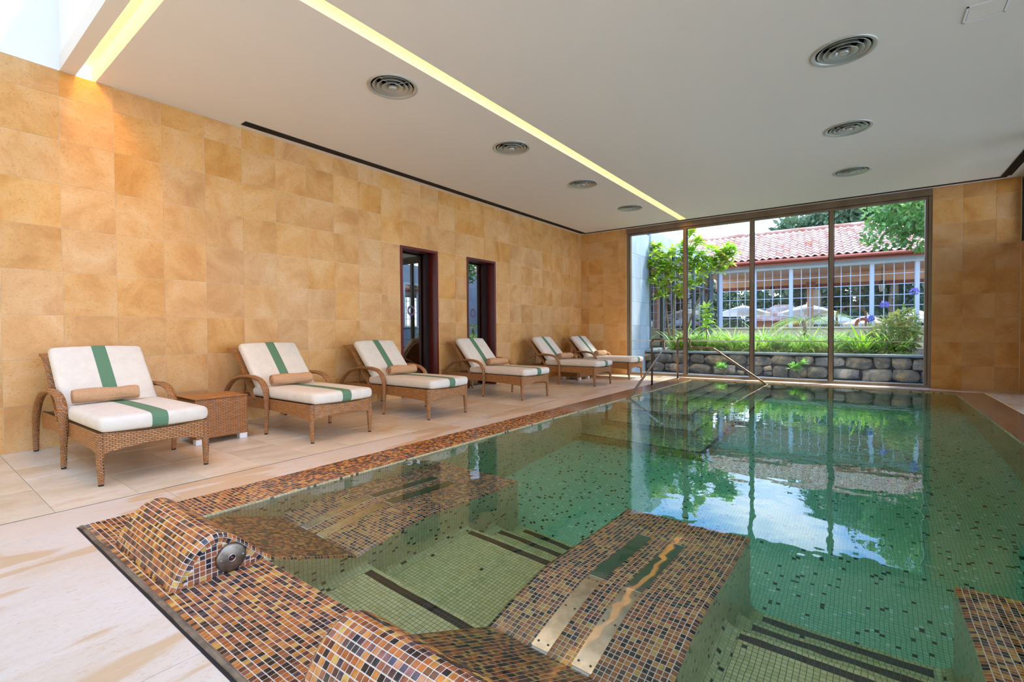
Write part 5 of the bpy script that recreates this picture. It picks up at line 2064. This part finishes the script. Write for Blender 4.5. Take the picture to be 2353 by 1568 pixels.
par = parasol()
for k, (s_, off, z, sc_) in enumerate(((0.52, 5.0, 2.13, 0.95), (-1.9, 6.0, 1.95, 0.95), (2.95, 5.2, 2.10, 0.95), (5.0, 5.2, 1.60, 0.72), (6.6, 5.4, 1.74, 0.72), (4.0, 7.4, 1.75, 0.72))):
    o = par if k == 0 else copy_tree(par)
    o.location = pvp(s_, off, z)
    o.scale = (sc_, sc_, 1)
    tag(o, ['white canvas parasol beyond the pavilion, beside the clipped hedge', 'white canvas parasol beyond the pavilion, closest to the grey wing', 'white canvas parasol half hidden behind the peach column', 'low white parasol beyond the pavilion, behind the lifebuoy', 'low white parasol beyond the pavilion, behind the violet flowers', 'small white parasol beyond the wooden lattice arbour'][k], 'parasol', 'white parasols beyond the pavilion')
# brick hut with tiled roof beyond
hu = empty('brick_hut', pvp(1.75, 7.2, 0.4), FA)
tag(hu, 'small brick hut with a shallow red roof beyond the pavilion', 'hut')
MB().box(-1.0, 1.1, 0, 2.0, 0, 1.15).build('wall', M['brick_red'], hu)
MB().add([(-1.3, -0.25, 1.05), (1.4, -0.25, 1.05), (1.4, 2.3, 1.05), (-1.3, 2.3, 1.05), (-0.1, 1.0, 1.85), (0.6, 1.0, 1.85)], [(0, 1, 5, 4), (1, 2, 5), (2, 3, 4, 5), (3, 0, 4)]).build('roof', M['terracotta'], hu)
# wooden arbour and lifebuoy
ab = empty('lattice_arbour', pvp(3.9, 3.6, 0.45), FA)
tag(ab, 'wooden lattice arbour behind the pavilion column', 'arbour')
for sg in (0, 1):
    MB().tube([(sg * 0.9, 0, 0), (sg * 0.9, 0, 1.1)], 0.04, 6).build('post', M['lattice_wood'], ab)
MB().tube([(0.45 - 0.45 * math.cos(t), 0, 1.1 + 0.35 * math.sin(t)) for t in np.linspace(0, math.pi, 12)], 0.04, 6).build('arch', M['lattice_wood'], ab)
mb = MB()
for q in range(-6, 14):
    x0 = q * 0.1
    a_, b_ = max(x0, 0), min(x0 + 0.7, 0.9)
    if b_ > a_:
        mb.tube([(a_, 0.02, a_ - x0), (b_, 0.02, b_ - x0)], 0.008, 4)
        mb.tube([(a_, 0.03, 0.7 - (a_ - x0)), (b_, 0.03, 0.7 - (b_ - x0))], 0.008, 4)
mb.build('lattice_panel', M['lattice_wood'], ab)
lb = MB()
vs = []
for i in range(20):
    a = 2 * math.pi * i / 20
    for j in range(8):
        b = 2 * math.pi * j / 8
        r = 0.19 + 0.05 * math.cos(b)
        vs.append((r * math.cos(a), 0.05 * math.sin(b), r * math.sin(a)))
lb.add(vs, [(i * 8 + j, ((i + 1) % 20) * 8 + j, ((i + 1) % 20) * 8 + (j + 1) % 8, i * 8 + (j + 1) % 8) for i in range(20) for j in range(8)])
o = lb.build('lifebuoy', M['buoy'], None, True, pvp(4.5, 1.2, 1.17), FA)
tag(o, 'orange lifebuoy ring standing behind the pavilion windows', 'lifebuoy')

# trees beyond


def big_tree(x, y, h, r, n, m, label, seed, size=0.30, group=None, trunk_z=0.4, lobes=9):
    e = empty('garden_tree', (x, y, trunk_z))
    tag(e, label, 'tree', group)
    rg = random.Random(seed)
    cs = []
    for q in range(lobes):
        a, rr = rg.uniform(0, 6.28), r * rg.uniform(0.2, 0.75)
        cs.append((rr * math.cos(a), rr * math.sin(a), h * rg.uniform(0.45, 0.9), r * rg.uniform(0.35, 0.5), r * rg.uniform(0.35, 0.5), h * rg.uniform(0.12, 0.2)))
    leaves(n, cs, size, 0.5, m, 'crown', e, seed=seed)
    mb = MB().tube([(0, 0, 0), (0.1, 0, h * 0.3), (0, 0.1, h * 0.7)], [0.22, 0.18, 0.08], 8)
    for c in cs[:5]:
        mb.tube([(0, 0, h * 0.35), (c[0] * 0.6, c[1] * 0.6, c[2] * 0.85), (c[0], c[1], c[2])], [0.1, 0.06, 0.03], 6)
    mb.build('trunk', M['bark'], e, True)
    return e


G = 'dark trees beyond the pavilion'
for k, (s_, off, h, r) in enumerate(((3.3, 9.0, 7.2, 2.1), (6.3, 9.5, 8.2, 2.5), (10.0, 10.0, 8.6, 3.0), (4.6, 14.5, 9.5, 2.6), (13.5, 14.0, 9.5, 3.4))):
    p = pvp(s_, off, 0.4)
    big_tree(p[0], p[1], h, r, 9000, 'leaf_dark', ['dark evergreen tree behind the tile roof whose edge meets the open sky', 'dark evergreen tree rising behind the middle of the tile roof', 'dark evergreen tree behind the tile roof, beyond the bright overhanging tree', 'very tall dark evergreen far behind the other trees', 'distant dark evergreen past the end of the tile roof'][k], 60 + k, 0.34, G, lobes=13)
G2 = 'leafy trees seen through the pavilion windows'
for k, (s_, off, h, r) in enumerate(((-1.5, 12, 3.6, 1.9), (1.2, 13, 3.4, 1.8), (3.4, 11.5, 3.8, 1.9), (5.4, 10.5, 4.0, 2.0), (7.4, 11.0, 4.2, 2.2), (-4.5, 12, 3.4, 2.0))):
    p = pvp(s_, off, 0.4)
    e = big_tree(p[0], p[1], h, r, 4200, 'leaf_dark', 'bushy dark tree seen through the lattice windows', 80 + k, 0.26, G2)
    cs = [(random.uniform(-r, r) * 0.7, random.uniform(-0.6, 0.6), 0.2 + 0.45 * q, r * 0.6, 0.8, 0.5) for q in range(4)]
    leaves(3600, cs, 0.30, 0.55, 'leaf_dark', 'lower_foliage', e, seed=180 + k)
# bright tree hanging over the roof near the window jamb
e = empty('overhanging_tree', (7.12, 14.6, 0.43))
tag(e, 'bright leafy tree hanging over the tiled roof by the window jamb', 'tree')
leaves(2600, [(-0.55, -0.2, 3.25, 0.62, 0.7, 0.50), (-1.05, -0.3, 2.85, 0.42, 0.5, 0.38), (-0.3, 0, 2.75, 0.5, 0.5, 0.36), (-0.35, 0, 3.6, 0.55, 0.7, 0.6), (-1.15, -0.2, 3.35, 0.32, 0.4, 0.30), (-0.5, 0, 3.9, 0.6, 0.6, 0.4)], 0.16, 0.5, 'leaf_mid', 'crown', e, seed=99)
mb = MB().tube([(0, 0, 0), (0.05, 0, 1.6), (0.0, 0, 2.9), (-0.4, 0, 3.6)], [0.11, 0.09, 0.06, 0.03], 8)
for c in ((-0.55, -0.2, 3.25), (-1.05, -0.3, 2.85), (-0.3, 0, 2.75), (-1.15, -0.2, 3.35)):
    mb.tube([(0.0, 0, 2.9), (c[0] * 0.8, c[1], c[2] + 0.1), c], [0.03, 0.02, 0.01], 6)
mb.build('trunk', M['bark'], e, True)
# clipped hedge seen between the lattice bars
hd = leaves(900, [(0, 0, 0.35, 0.55, 0.4, 0.4)], 0.12, 0.5, 'leaf_dark', 'clipped_hedge', None, seed=140)
hd.location = pvp(0.35, 2.8, 0.75)
tag(hd, 'small clipped dark hedge behind the lattice windows', 'hedge')

# blue-grey wing closing the court on the other side (seen mirrored in the door glass)
rw = empty('court_side_wing', (7.42, 11.2, 0.0))
tag(rw, 'blue-grey panelled wing with white windows closing the court', 'building')
MB().box(0.02, 0.4, 0, 6.6, -0.3, 3.6).build('wall_core', M['rubble_mortar'], rw)
for j in range(6):
    for q in range(7):
        y0, z0 = 0.94 * q, -0.02 + 0.6 * j
        o = link('concrete_panel', slab_mesh(0.936, 0.596, 0.018, M['concrete'], 'yz'), rw, (0.0, y0 + 0.47, z0 + 0.3))
        o.rotation_euler = (0, 0, math.pi)
for y0 in (1.2, 3.6):
    f = MB()
    for a in ((y0, y0 + 0.06, 1.2, 2.9), (y0 + 0.9, y0 + 0.96, 1.2, 2.9), (y0 + 0.06, y0 + 0.9, 1.2, 1.26), (y0 + 0.06, y0 + 0.9, 2.84, 2.9), (y0 + 0.45, y0 + 0.5, 1.26, 2.84)):
        f.box(-0.06, 0.0, a[0], a[1], a[2], a[3])
    w_ = f.build('white_window', M['white_metal'], rw)
    MB().quad((-0.02, y0, 1.2), (-0.02, y0 + 0.96, 1.2), (-0.02, y0 + 0.96, 2.9), (-0.02, y0, 2.9)).build('pane', M['glass_dark'], w_)
